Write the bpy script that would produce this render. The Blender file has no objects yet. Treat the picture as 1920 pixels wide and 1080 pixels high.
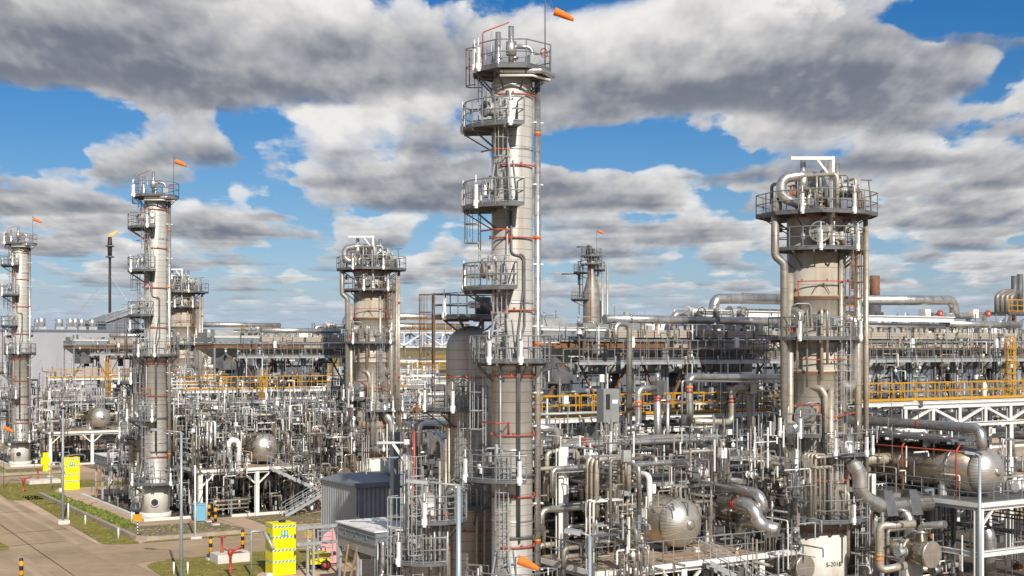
import bpy, math, random
from mathutils import Vector
R = math.radians
sc = bpy.context.scene
COL = sc.collection
rng = random.Random(11)
TH = math.atan2(.524, .852)            # plant axes: x' = across the trains (v), y' = along the row of trains (u)
CT, ST = math.cos(TH), math.sin(TH)
ORG = (0.0, 58.4)                       # foot of the tallest column
STEP = 56.0                             # spacing of the identical trains along u
SUN_EL = R(33); SUN_AZ = math.atan2(.30, -.95)

def W(v, u, z=0.0):                     # plant -> world
    return Vector((ORG[0] + v*CT - u*ST, ORG[1] + v*ST + u*CT, z))
def Q(px, py, v=None, u=None, d=None, z=None):   # measured direction + one known plane -> plant point
    p = (px - 960)/2416
    if z is not None and d is None and u is None and v is None: d = (14 - z)*2416/(py - 653)
    if u is not None: d = (u + 49.757)/(.852 - .524*p)
    if v is not None: d = (v + 30.6)/(.852*p + .524)
    x = p*d; y = d - ORG[1]
    return (x*CT + y*ST, -x*ST + y*CT, 14 + (653 - py)/2416*d if z is None else z)
def proj(v, u, z):
    w = W(v, u, z); return 960+w.x/w.y*2416, 653-(z-14)/w.y*2416, w.y
def az(a, r=1.0):                       # compass direction (0 = to the right, 270 = to the viewer) -> plant vector
    t = R(a) - TH
    return (r*math.cos(t), r*math.sin(t))

# ------------------------------------------------------------------ materials
def new_mat(name):
    m = bpy.data.materials.new(name); m.use_nodes = True
    nt = m.node_tree; b = nt.nodes['Principled BSDF']
    return m, nt, b
def pmat(name, col, metal=0.0, rough=.5, var=.12, scale=1.5, seam=0, seamw=.03, seamd=.45, rust=0, rustcol=(.20, .085, .035), bump=.15, stretch=1.0, spec=.5):
    m, nt, b = new_mat(name); N, L = nt.nodes, nt.links
    tc = N.new('ShaderNodeTexCoord')
    mp = N.new('ShaderNodeMapping'); mp.inputs['Scale'].default_value = (scale, scale, scale*stretch); L.new(tc.outputs['Object'], mp.inputs[0])
    n = N.new('ShaderNodeTexNoise'); n.inputs['Scale'].default_value = 1; n.inputs['Detail'].default_value = 5; n.inputs['Roughness'].default_value = .6; L.new(mp.outputs[0], n.inputs['Vector'])
    def mixc(f, a, bb):
        x = N.new('ShaderNodeMix'); x.data_type = 'RGBA'
        for i, s in ((0, f), (6, a), (7, bb)):
            if isinstance(s, (int, float, tuple)): x.inputs[i].default_value = s
            else: L.new(s, x.inputs[i])
        return x.outputs[2]
    def mr(v, a, bb, c, d):
        x = N.new('ShaderNodeMapRange'); L.new(v, x.inputs[0])
        for i, s in enumerate((a, bb, c, d)): x.inputs[i+1].default_value = s
        return x.outputs[0]
    lo = tuple(max(0, c*(1-var)) for c in col) + (1,); hi = tuple(min(1, c*(1+var)) for c in col) + (1,)
    c = mixc(mr(n.outputs['Fac'], .3, .7, 0, 1), lo, hi)
    if rust:
        n2 = N.new('ShaderNodeTexNoise'); n2.inputs['Scale'].default_value = 1; n2.inputs['Detail'].default_value = 6; n2.inputs['Roughness'].default_value = .65
        mp2 = N.new('ShaderNodeMapping'); mp2.inputs['Location'].default_value = (3.7, 1.2, 5.1); mp2.inputs['Scale'].default_value = (scale*1.4, scale*1.4, scale*stretch*.5); L.new(tc.outputs['Object'], mp2.inputs[0]); L.new(mp2.outputs[0], n2.inputs['Vector'])
        f = mr(n2.outputs['Fac'], .66 - .25*rust, .82 - .2*rust, 0, min(1, .5 + rust*.5))
        c = mixc(f, c, rustcol + (1,))
    if seam:
        uv = N.new('ShaderNodeUVMap'); s = N.new('ShaderNodeSeparateXYZ'); L.new(uv.outputs[0], s.inputs[0])
        d = N.new('ShaderNodeMath'); d.operation = 'DIVIDE'; d.inputs[1].default_value = seam; L.new(s.outputs[0], d.inputs[0])
        wob = N.new('ShaderNodeMath'); wob.operation = 'MULTIPLY_ADD'; L.new(n.outputs['Fac'], wob.inputs[0]); wob.inputs[1].default_value = .02; L.new(d.outputs[0], wob.inputs[2])
        fr = N.new('ShaderNodeMath'); fr.operation = 'FRACT'; L.new(wob.outputs[0], fr.inputs[0])
        lt = N.new('ShaderNodeMath'); lt.operation = 'LESS_THAN'; lt.inputs[1].default_value = seamw/seam; L.new(fr.outputs[0], lt.inputs[0])
        wn = N.new('ShaderNodeTexWhiteNoise'); wn.noise_dimensions = '1D'
        fl = N.new('ShaderNodeMath'); fl.operation = 'FLOOR'; L.new(wob.outputs[0], fl.inputs[0]); L.new(fl.outputs[0], wn.inputs['W'])
        am = N.new('ShaderNodeMath'); am.operation = 'MULTIPLY'; L.new(lt.outputs[0], am.inputs[0]); am.inputs[1].default_value = seamd
        # every sheet of cladding has its own tone
        c = mixc(mr(wn.outputs['Value'], 0, 1, 0, .22), c, tuple(x*.62 for x in col) + (1,))
        c = mixc(am.outputs[0], c, tuple(x*.18 for x in col) + (1,))
    L.new(c, b.inputs['Base Color'])
    b.inputs['Metallic'].default_value = metal
    b.inputs['Specular IOR Level'].default_value = spec
    L.new(mr(n.outputs['Fac'], .25, .75, max(.05, rough-.12), min(1, rough+.14)), b.inputs['Roughness'])
    if bump:
        bp = N.new('ShaderNodeBump'); bp.inputs['Strength'].default_value = bump; bp.inputs['Distance'].default_value = .03; L.new(n.outputs['Fac'], bp.inputs['Height']); L.new(bp.outputs[0], b.inputs['Normal'])
    return m
M = {}
M['clad'] = pmat('clad_beige', (.485, .472, .435), .2, .46, .16, 1.1, seam=.46, seamw=.03, seamd=.6, rust=.55, rustcol=(.31, .21, .12), stretch=.2)
M['cladwide'] = pmat('clad_wide', (.51, .48, .415), .18, .45, .16, .8, seam=.9, seamw=.035, seamd=.55, rust=.7, rustcol=(.34, .215, .11), stretch=.2)
M['silver'] = pmat('pipe_silver', (.63, .62, .595), .85, .34, .12, 2.2, seam=.95, seamw=.035, seamd=.55)
M['tan'] = pmat('pipe_tan', (.52, .47, .385), .45, .42, .16, 1.6, seam=1.0, seamw=.035, seamd=.5, rust=.3, rustcol=(.30, .20, .11))
M['dullpipe'] = pmat('pipe_dull', (.30, .28, .25), .4, .5, .2, 1.2, seam=1.0, seamw=.03, seamd=.5, rust=.3)
M['head'] = pmat('polished_head', (.70, .665, .60), .9, .30, .08, 1.5, bump=.05)
M['drum'] = pmat('drum_clad', (.47, .40, .31), .88, .27, .10, .8, seam=1.25, seamw=.03, seamd=.5, bump=.05)  # brown of the reflected ground is put into the base colour
M['white'] = pmat('white_paint', (.74, .73, .70), .0, .5, .07, 1.2, rust=.12, rustcol=(.42, .30, .2))
M['whiteclean'] = pmat('white_clean', (.80, .80, .79), .0, .45, .04, 1.2, bump=.03)
M['skirt'] = pmat('skirt_paint', (.66, .64, .58), .0, .55, .08, .9, rust=.35, rustcol=(.42, .27, .13), stretch=.5)
M['galv'] = pmat('galvanised', (.42, .44, .45), .35, .5, .18, 2.0, rust=.12)
M['darkgalv'] = pmat('dark_steel', (.13, .135, .14), .3, .55, .25, 1.5, rust=.2)
M['bluegrey'] = pmat('blue_grey_steel', (.22, .255, .28), .2, .5, .15, 1.2, rust=.08)
M['rail'] = pmat('rail_steel', (.235, .25, .26), .3, .5, .15, 2.0, rust=.2, bump=0)
M['yellow'] = pmat('yellow_paint', (.58, .295, .015), .0, .45, .1, 1.5, rust=.12, bump=0)
M['shower'] = pmat('shower_yellow', (.86, .72, .004), .0, .42, .04, 1.0, bump=.03)
M['orange'] = pmat('orange_cloth', (.90, .19, .02), .0, .75, .08, 3, bump=.1)
M['red'] = pmat('red_paint', (.42, .05, .03), .0, .45, .15, 2, bump=.05)
M['redpipe'] = pmat('red_sprinkler', (.44, .075, .04), .0, .5, .2, 2, bump=.05)
M['black'] = pmat('black_paint', (.025, .025, .028), .0, .55, .3, 2)
M['rust'] = pmat('rusty_steel', (.20, .10, .05), .1, .75, .4, 2.5, rust=.5, rustcol=(.30, .16, .07))
M['header'] = pmat('header_beige', (.40, .35, .29), .0, .6, .1, 1.5, rust=.2, rustcol=(.33, .2, .12))
M['panel'] = pmat('cooler_panel', (.27, .285, .285), .15, .5, .15, 1.0, rust=.18)
M['grating'] = pmat('deck_plate', (.135, .14, .145), .3, .6, .25, 3.0, rust=.2)
M['tandeck'] = pmat('deck_concrete', (.40, .29, .20), .0, .85, .2, 1.0)
M['teal'] = pmat('teal', (.03, .36, .33), 0, .5, .05)
M['green'] = pmat('green_paint', (.02, .22, .14), 0, .5, .1)
M['blue'] = pmat('blue_bin', (.20, .46, .62), 0, .5, .08)
M['pink'] = pmat('pink_sheet', (.72, .30, .31), 0, .7, .1)
M['timber'] = pmat('timber', (.42, .26, .13), 0, .8, .2, 2)
M['tyre'] = M['black']
M['lamp'] = pmat('lamp_pole', (.34, .41, .46), .3, .45, .1, 1.0, bump=.02)
M['concrete'] = pmat('white_concrete', (.62, .585, .53), 0, .85, .12, 1.6, rust=.2, rustcol=(.38, .28, .19))
M['kerb'] = pmat('kerb_concrete', (.36, .30, .235), 0, .9, .18, 1.3)
M['whitekerb'] = pmat('whitewashed_kerb', (.70, .67, .61), 0, .85, .1, 1.3, rust=.3, rustcol=(.42, .30, .2))
M['bldg'] = pmat('building_cladding', (.35, .355, .385), .0, .55, .10, .35, bump=0, stretch=.25)
M['bldgdark'] = pmat('gable_cladding', (.12, .145, .18), .0, .55, .06, .4, bump=0)
M['slate'] = pmat('shed_cladding', (.36, .37, .39), .1, .5, .1, .8)
M['roofgrey'] = pmat('shed_roof', (.26, .29, .33), .2, .5, .1, .8)
def stripes(name, a, bcol, per, mode='z', ang=0.0):
    m, nt, b = new_mat(name); N, L = nt.nodes, nt.links
    tc = N.new('ShaderNodeTexCoord'); s = N.new('ShaderNodeSeparateXYZ'); L.new(tc.outputs['Object'], s.inputs[0])
    o = s.outputs['Z']
    if ang:
        x = N.new('ShaderNodeMath'); x.operation = 'ADD'; L.new(s.outputs['X'], x.inputs[0]); L.new(s.outputs['Y'], x.inputs[1])
        y = N.new('ShaderNodeMath'); y.operation = 'MULTIPLY_ADD'; L.new(x.outputs[0], y.inputs[0]); y.inputs[1].default_value = ang; L.new(o, y.inputs[2]); o = y.outputs[0]
    d = N.new('ShaderNodeMath'); d.operation = 'DIVIDE'; d.inputs[1].default_value = per; L.new(o, d.inputs[0])
    f = N.new('ShaderNodeMath'); f.operation = 'FRACT'; L.new(d.outputs[0], f.inputs[0])
    g = N.new('ShaderNodeMath'); g.operation = 'GREATER_THAN'; g.inputs[1].default_value = .5; L.new(f.outputs[0], g.inputs[0])
    x = N.new('ShaderNodeMix'); x.data_type = 'RGBA'; L.new(g.outputs[0], x.inputs[0]); x.inputs[6].default_value = a+(1,); x.inputs[7].default_value = bcol+(1,)
    L.new(x.outputs[2], b.inputs['Base Color']); b.inputs['Roughness'].default_value = .5
    return m
M['hazard'] = stripes('bollard_stripes', (.80, .36, .01), (.02, .02, .022), .56)
M['hazardbw'] = stripes('post_stripes', (.7, .68, .62), (.02, .02, .022), .22)
M['hazardgw'] = stripes('hazard_tape', (.75, .76, .72), (.03, .25, .20), .24, ang=-1.0)
M['hazardow'] = stripes('orange_white_stripes', (.80, .33, .02), (.75, .73, .7), .5)
def emit(name, col, s):
    m, nt, b = new_mat(name); b.inputs['Base Color'].default_value = col+(1,); b.inputs['Emission Color'].default_value = col+(1,); b.inputs['Emission Strength'].default_value = s
    return m
M['flame'] = emit('flame', (1.0, .28, .03), 1.6)

# ------------------------------------------------------------------ mesh builder (plant coordinates)
class MB:
    def __init__(s): s.v = []; s.f = []; s.uv = []; s.sm = []; s.mi = {}
    def face(s, idx, uv=None, smooth=False):
        s.f.append(idx); s.uv.append(uv or [(0, 0)]*len(idx)); s.sm.append(smooth)
    def hexa(s, p):
        b = len(s.v); s.v += [tuple(q) for q in p]
        for q in ((0, 3, 2, 1), (4, 5, 6, 7), (0, 1, 5, 4), (1, 2, 6, 5), (2, 3, 7, 6), (3, 0, 4, 7)): s.face([b+i for i in q])
        return s
    def box(s, x0, x1, y0, y1, z0, z1):
        return s.hexa([(x0, y0, z0), (x1, y0, z0), (x1, y1, z0), (x0, y1, z0), (x0, y0, z1), (x1, y0, z1), (x1, y1, z1), (x0, y1, z1)])
    def cbox(s, c, sx, sy, sz): return s.box(c[0]-sx/2, c[0]+sx/2, c[1]-sy/2, c[1]+sy/2, c[2]-sz/2, c[2]+sz/2)
    def beam(s, a, b, w, h=None):
        h = h or w; a, b = Vector(a), Vector(b); d = (b-a).normalized()
        up = Vector((0, 0, 1)) if abs(d.z) < .95 else Vector((0, 1, 0))
        x = d.cross(up).normalized()*w/2; y = x.cross(d).normalized()*h/2
        return s.hexa([a-x-y, a+x-y, a+x+y, a-x+y, b-x-y, b+x-y, b+x+y, b-x+y])
    def ibeam(s, a, b, w, h):           # flanged section
        a, b = Vector(a), Vector(b); d = (b-a).normalized()
        up = Vector((0, 0, 1)) if abs(d.z) < .95 else Vector((0, 1, 0))
        x = d.cross(up).normalized(); y = x.cross(d).normalized(); t = .16*h
        pr = [(-w/2, -h/2), (w/2, -h/2), (w/2, -h/2+t), (t/2, -h/2+t), (t/2, h/2-t), (w/2, h/2-t), (w/2, h/2), (-w/2, h/2), (-w/2, h/2-t), (-t/2, h/2-t), (-t/2, -h/2+t), (-w/2, -h/2+t)]
        k = len(s.v); n = 12
        for p in (a, b): s.v += [tuple(p + x*q[0] + y*q[1]) for q in pr]
        for i in range(n): s.face([k+i, k+(i+1) % n, k+n+(i+1) % n, k+n+i])
        s.face([k+i for i in range(n)][::-1]); s.face([k+n+i for i in range(n)])
        return s
    def tube(s, pts, r, n=8, fil=None, caps=True, closed=False, steps=4):
        P = [Vector(p) for p in pts]
        if fil and len(P) > 2 and not closed:
            out = [P[0]]
            for i in range(1, len(P)-1):
                a, b, c = P[i-1], P[i], P[i+1]
                d1, d2 = (a-b), (c-b); l1, l2 = d1.length, d2.length
                if l1 < 1e-6 or l2 < 1e-6: continue
                d1 /= l1; d2 /= l2; ang = d1.angle(d2)
                if ang > 3.10 or ang < .05: out.append(b); continue
                t = min(fil/math.tan(ang/2), l1*.48, l2*.48); rr = t*math.tan(ang/2)
                cen = b + (d1+d2).normalized()*(rr/math.sin(ang/2))
                s0 = b + d1*t - cen; s1 = b + d2*t - cen; tot = s0.angle(s1); axs = s0.cross(s1).normalized()
                from mathutils import Quaternion
                for j in range(steps+1): out.append(cen + Quaternion(axs, tot*j/steps) @ s0)
            out.append(P[-1]); P = out
        m = len(P); b0 = len(s.v)
        T = []
        for i in range(m):
            if closed: t = P[(i+1) % m]-P[i-1]
            else: t = (P[min(i+1, m-1)]-P[max(i-1, 0)])
            T.append(t.normalized())
        up = Vector((0, 0, 1)) if abs(T[0].z) < .9 else Vector((1, 0, 0))
        x = T[0].cross(up).normalized(); acc = 0; L = []
        for i in range(m):
            if i:
                x = (x - T[i]*x.dot(T[i]))
                x = x.normalized() if x.length > 1e-6 else T[i].cross(up).normalized()
                acc += (P[i]-P[i-1]).length
            y = T[i].cross(x); L.append(acc)
            k = 1.0
            if 0 < i < m-1 and not fil:
                cs = (P[i]-P[i-1]).normalized().dot((P[i+1]-P[i]).normalized()); k = 1/max(.5, math.sqrt(max(.1, (1+cs)/2)))
            for j in range(n):
                a = 2*math.pi*j/n; s.v.append(tuple(P[i] + x*(math.cos(a)*r*k) + y*(math.sin(a)*r*k)))
        for i in range(m if closed else m-1):
            i2 = (i+1) % m; l2 = L[i2] if i2 else L[i]+.3
            for j in range(n):
                j2 = (j+1) % n
                s.face([b0+i*n+j, b0+i*n+j2, b0+i2*n+j2, b0+i2*n+j], [(L[i], j/n), (L[i], (j+1)/n), (l2, (j+1)/n), (l2, j/n)], n > 5)
        if caps and not closed:
            s.face([b0+j for j in range(n)][::-1]); s.face([b0+(m-1)*n+j for j in range(n)])
        return s
    def lathe(s, prof, n=24, o=(0, 0, 0), ax='z', caps=True, a0=0.0):   # prof: (radius, height)
        b0 = len(s.v); m = len(prof); L = [0]
        for i in range(1, m): L.append(L[-1] + math.dist(prof[i], prof[i-1]))
        for (r, h) in prof:
            for j in range(n):
                a = a0 + 2*math.pi*j/n; c, d = r*math.cos(a), r*math.sin(a)
                p = (c, d, h) if ax == 'z' else ((c, h, d) if ax == 'y' else (h, c, d))
                s.v.append((o[0]+p[0], o[1]+p[1], o[2]+p[2]))
        for i in range(m-1):
            for j in range(n):
                j2 = (j+1) % n; q = [b0+i*n+j, b0+i*n+j2, b0+(i+1)*n+j2, b0+(i+1)*n+j]
                uv = [(L[i], j/n), (L[i], (j+1)/n), (L[i+1], (j+1)/n), (L[i+1], j/n)]
                if ax == 'y': q = q[::-1]; uv = uv[::-1]
                s.face(q, uv, True)
        if caps:
            s.face([b0+j for j in range(n)][::-1 if ax != 'y' else 1]); s.face([b0+(m-1)*n+j for j in range(n)][::1 if ax != 'y' else -1])
        return s
    def cyl(s, a, b, r, n=12, r2=None):
        a, b = Vector(a), Vector(b); d = (b-a).normalized(); up = Vector((0, 0, 1)) if abs(d.z) < .9 else Vector((1, 0, 0))
        x = d.cross(up).normalized(); y = d.cross(x); k = len(s.v); r2 = r if r2 is None else r2; ln = (b-a).length
        for p, q in ((a, r), (b, r2)): s.v += [tuple(p + x*math.cos(2*math.pi*j/n)*q + y*math.sin(2*math.pi*j/n)*q) for j in range(n)]
        for j in range(n):
            j2 = (j+1) % n; s.face([k+j, k+j2, k+n+j2, k+n+j], [(0, 0), (0, 1), (ln, 1), (ln, 0)], n > 6)
        s.face([k+j for j in range(n)][::-1]); s.face([k+n+j for j in range(n)])
        return s
    def prism(s, poly, z0, z1):
        k = len(s.v); n = len(poly)
        s.v += [(p[0], p[1], z0) for p in poly] + [(p[0], p[1], z1) for p in poly]
        for i in range(n): s.face([k+i, k+(i+1) % n, k+n+(i+1) % n, k+n+i])
        s.face([k+i for i in range(n)][::-1]); s.face([k+n+i for i in range(n)])
        return s
    def sector(s, o, r0, r1, a0, a1, z0, z1, n=16):      # angles are compass degrees
        k = len(s.v)
        for i in range(n+1):
            a = a0 + (a1-a0)*i/n
            for r, z in ((r0, z0), (r1, z0), (r1, z1), (r0, z1)):
                q = az(a, r); s.v.append((o[0]+q[0], o[1]+q[1], z))
        for i in range(n):
            for j in range(4):
                s.face([k+i*4+j, k+i*4+(j+1) % 4, k+(i+1)*4+(j+1) % 4, k+(i+1)*4+j])
        if (a1-a0) < 359.9:
            s.face([k+j for j in range(4)][::-1]); s.face([k+n*4+j for j in range(4)])
        return s
    def arc(s, o, r, a0, a1, z, rad, n=16, sides=5):
        return s.tube([(o[0]+az(a0+(a1-a0)*i/n, r)[0], o[1]+az(a0+(a1-a0)*i/n, r)[1], z) for i in range(n+1)], rad, sides)
    def rail(s, path, h=1.1, sp=1.3, rad=.03, closed=False, mid=True):
        P = [Vector(p) for p in path]
        if closed: P.append(P[0])
        up = Vector((0, 0, h))
        s.tube([p+up for p in P], rad, 5)
        if mid: s.tube([p+up*.52 for p in P], rad*.85, 4)
        s.tube([p+up*.06 for p in P], rad*.8, 4)
        acc = 0
        for a, b in zip(P, P[1:]):
            l = (b-a).length; k = max(1, round(l/sp))
            for i in range(k + (1 if (b-P[-1]).length < 1e-6 else 0)):
                q = a.lerp(b, i/k); s.tube([q-Vector((0, 0, .05)), q+up], rad, 5)
        return s
    def ladder(s, o, a, r, z0, z1, w=.46, cage=True, cz=2.1, rad=.022):
        d = az(a); t = (-d[1], d[0]); O = Vector((o[0]+d[0]*r, o[1]+d[1]*r, 0)); D = Vector((d[0], d[1], 0)); T = Vector((t[0], t[1], 0))
        for q in (-w/2, w/2): s.tube([O+T*q+Vector((0, 0, z0)), O+T*q+Vector((0, 0, z1))], rad*1.3, 4)
        z = z0+.2
        while z < z1:
            s.tube([O-T*w/2+Vector((0, 0, z)), O+T*w/2+Vector((0, 0, z))], rad*.8, 4); z += .33
        if cage:
            hoops = []
            z = z0+cz
            while z < z1+.6:
                pts = [O + T*(.36*math.cos(R(g))) + D*(.08+.62*max(0, math.sin(R(g)))) + Vector((0, 0, z)) for g in range(0, 181, 30)]
                s.tube(pts, rad, 4); hoops.append(pts); z += .85
            if len(hoops) > 1:
                for i in (1, 2, 3, 4, 5): s.tube([hoops[0][i], hoops[-1][i]], rad*.8, 4)
        return s
    def merge(s, o, k):
        b = len(s.v); f0 = len(s.f); s.v += o.v; s.f += [[i+b for i in q] for q in o.f]; s.uv += o.uv; s.sm += o.sm; s.mi[k] = (f0, len(s.f)); return s
    def at(s, dv=0, du=0, dz=0):
        s.v = [(a+dv, b+du, c+dz) for a, b, c in s.v]; return s
    def bounds(s):
        xs, ys, zs = zip(*s.v); return min(xs), max(xs), min(ys), max(ys), min(zs), max(zs)
    def build(s, name, mat, parent=None, base=None):
        if base is None:
            if parent is not None: base = BASE[parent.name]
            else:
                b = s.bounds(); base = ((b[0]+b[1])/2, (b[2]+b[3])/2, b[4])
        me = bpy.data.meshes.new(name)
        me.from_pydata([(a-base[0], b-base[1], c-base[2]) for a, b, c in s.v], [], s.f)
        uvl = me.uv_layers.new(name='UVMap'); flat = []
        for q in s.uv:
            for a in q: flat += a
        uvl.data.foreach_set('uv', flat)
        me.polygons.foreach_set('use_smooth', s.sm)
        for q in (mat if isinstance(mat, list) else [mat]): me.materials.append(M[q])
        if s.mi:
            ix = [0]*len(s.f)
            for a, (b0, b1) in s.mi.items():
                for i in range(b0, b1): ix[i] = a
            me.polygons.foreach_set('material_index', ix)
        me.update()
        o = bpy.data.objects.new(name, me); COL.objects.link(o)
        BASE[o.name] = base
        if parent is not None: o.parent = parent; KIDS.setdefault(parent.name, []).append(o)
        else: o.location = W(*base); o.rotation_euler = (0, 0, TH)
        return o
BASE = {}
def tag(o, label, cat=None, group=None, kind=None):
    if label: o['label'] = label
    if cat: o['category'] = cat
    if group: o['group'] = group
    if kind: o['kind'] = kind
    return o
def thing(name, label, cat, base, group=None):
    o = bpy.data.objects.new(name, None); COL.objects.link(o); o.empty_display_size = .3
    o.location = W(*base); o.rotation_euler = (0, 0, TH); BASE[o.name] = base
    return tag(o, label, cat, group)
def single(name, label, cat, mb, mat, group=None): return tag(mb.build(name, mat), label, cat, group)
KIDS = {}
def kids(o): return KIDS.get(o.name, [])
def dup(o, dv=0, du=0, dz=0, label=None, group=None, skip=()):
    def rec(x, p):
        c = x.copy(); COL.objects.link(c)
        if p is not None: c.parent = p; KIDS.setdefault(p.name, []).append(c)
        for ch in kids(x):
            if ch.name.split('.')[0] not in skip: rec(ch, c)
        return c
    c = rec(o, None)
    c.location = o.location + (W(dv, du, dz) - W(0, 0, 0))
    b = BASE[o.name]; BASE[c.name] = (b[0]+dv, b[1]+du, b[2]+dz)
    if label: c['label'] = label
    if group: c['group'] = group
    return c
def rep(o, labels, group=None):         # the same thing in the second and third train
    if group: o['group'] = group
    return [dup(o, 0, STEP*(i+1), 0, l, group) for i, l in enumerate(labels) if l]

# ------------------------------------------------------------------ shared pieces of columns
def platform(t, o, r0, r1, a0, a1, z, rails=True, lights=(), brk=None, sq=None, railgap=None):
    """a steel platform round a shell: deck (part) > railing, bracket, light_fitting"""
    d = MB()
    if sq is None:
        d.sector(o, r0, r1, a0, a1, z-.07, z, 18)
        d.sector(o, r1-.02, r1+.015, a0, a1, z-.12, z+.03, 18)
    else:
        d.prism(sq, z-.07, z); k = len(sq)
        for i in range(k): d.beam((*sq[i], z-.06), (*sq[(i+1) % k], z-.06), .05, .17)
    p = d.build('platform', 'grating', t)
    if rails:
        m = MB()
        if sq is None:
            n = max(4, int((a1-a0)/16)); full = a1-a0 > 359
            pts = [(o[0]+az(a0+(a1-a0)*i/n, r1)[0], o[1]+az(a0+(a1-a0)*i/n, r1)[1], z) for i in range(n+(0 if full else 1))]
            if not full:
                e0 = az(a0, r0+.1); e1 = az(a1, r0+.1); pts = [(o[0]+e0[0], o[1]+e0[1], z)]+pts+[(o[0]+e1[0], o[1]+e1[1], z)]
            m.rail(pts, closed=full, sp=.95)
        else: m.rail([(*q, z) for q in sq], closed=True, sp=1.1)
        m.build('railing', 'rail', p)
    b = MB()
    for i in range(brk or max(3, int((a1-a0)/45))):
        a = a0 + (a1-a0)*(i+.5)/(brk or max(3, int((a1-a0)/45)))
        q0, q1 = az(a, r0), az(a, r1 if sq is None else r1*.95)
        b.beam((o[0]+q0[0], o[1]+q0[1], z-.16), (o[0]+q1[0], o[1]+q1[1], z-.16), .09, .16)
        b.beam((o[0]+q0[0], o[1]+q0[1], z-.95), (o[0]+q1[0]*.98, o[1]+q1[1]*.98, z-.2), .06, .06)
    b.build('bracket', 'darkgalv', p)
    for a in lights:
        q = az(a, r1+.05); l = MB(); l.cbox((o[0]+q[0], o[1]+q[1], z+.35), .13, .13, 1.05); l.cyl((o[0]+q[0], o[1]+q[1], z+.97), (o[0]+q[0], o[1]+q[1], z+1.3), .03, 6)
        l.cbox((o[0]+q[0], o[1]+q[1], z+.05), .24, .10, .26)
        l.build('light_fitting', 'whiteclean', p)
    return p
def manway(t, o, a, r, z, rad=.34, depth=.45, mat='head', arm=True):
    d = az(a); c0 = Vector((o[0]+d[0]*(r-.1), o[1]+d[1]*(r-.1), z)); D = Vector((d[0], d[1], 0)); c1 = c0+D*(depth+.1)
    b = MB().cyl(c0, c1, rad*.86, 20).cyl(c1-D*.16, c1-D*.09, rad*1.07, 20).build('manway', 'clad', t)
    h = MB().cyl(c1-D*.088, c1-D*.02, rad, 24).cyl(c1-D*.02, c1+D*.015, rad*.35, 16, rad*.28)
    h.build('cover', mat, b)
    if arm:
        T = Vector((-d[1], d[0], 0))
        MB().tube([c0+T*(rad+.16)-Vector((0, 0, rad)), c0+T*(rad+.16)+Vector((0, 0, rad+.2)), c1+T*(rad*.5)+Vector((0, 0, rad+.2)), c1+Vector((0, 0, rad+.05))], .035, 6, .2).build('davit_arm', 'galv', b)
def ring(t, o, r, z, a0=190, a1=352, lug=True):
    m = MB().arc(o, r+.10, a0, a1, z, .033, 14, 6)
    if lug:
        for a in (a0+8, (a0+a1)/2, a1-6):
            q = az(a, r+.10); m.cyl((o[0]+q[0], o[1]+q[1], z-.02), (o[0]+q[0], o[1]+q[1], z+.12), .045, 6)
    return m.build('sprinkler_pipe', 'redpipe', t)
def stand(t, o, a, r, z):               # splayed feet below a ladder cage
    m = MB(); d = az(a); T = (-d[1], d[0])
    for s in (-1, 1):
        m.beam((o[0]+d[0]*(r+.55)+T[0]*.30*s, o[1]+d[1]*(r+.55)+T[1]*.30*s, z+1.9), (o[0]+d[0]*(r+.75)+T[0]*.55*s, o[1]+d[1]*(r+.75)+T[1]*.55*s, z), .07)
        m.beam((o[0]+d[0]*r+T[0]*.35*s, o[1]+d[1]*r+T[1]*.35*s, z+1.9), (o[0]+d[0]*r+T[0]*.6*s, o[1]+d[1]*r+T[1]*.6*s, z), .05)
    m.build('ladder_stand', 'galv', t)
def flanged(m, pts, r, n=10, fil=None, fl=(), steps=4):
    m.tube(pts, r, n, fil, steps=steps)
    for i in fl:
        a, b = Vector(pts[i]), Vector(pts[i+1]); d = (b-a).normalized()
        for q in (a+d*.12, b-d*.12): m.cyl(q-d*.03, q+d*.03, r*1.3, n)
    return m
def disc_text(): pass

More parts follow.
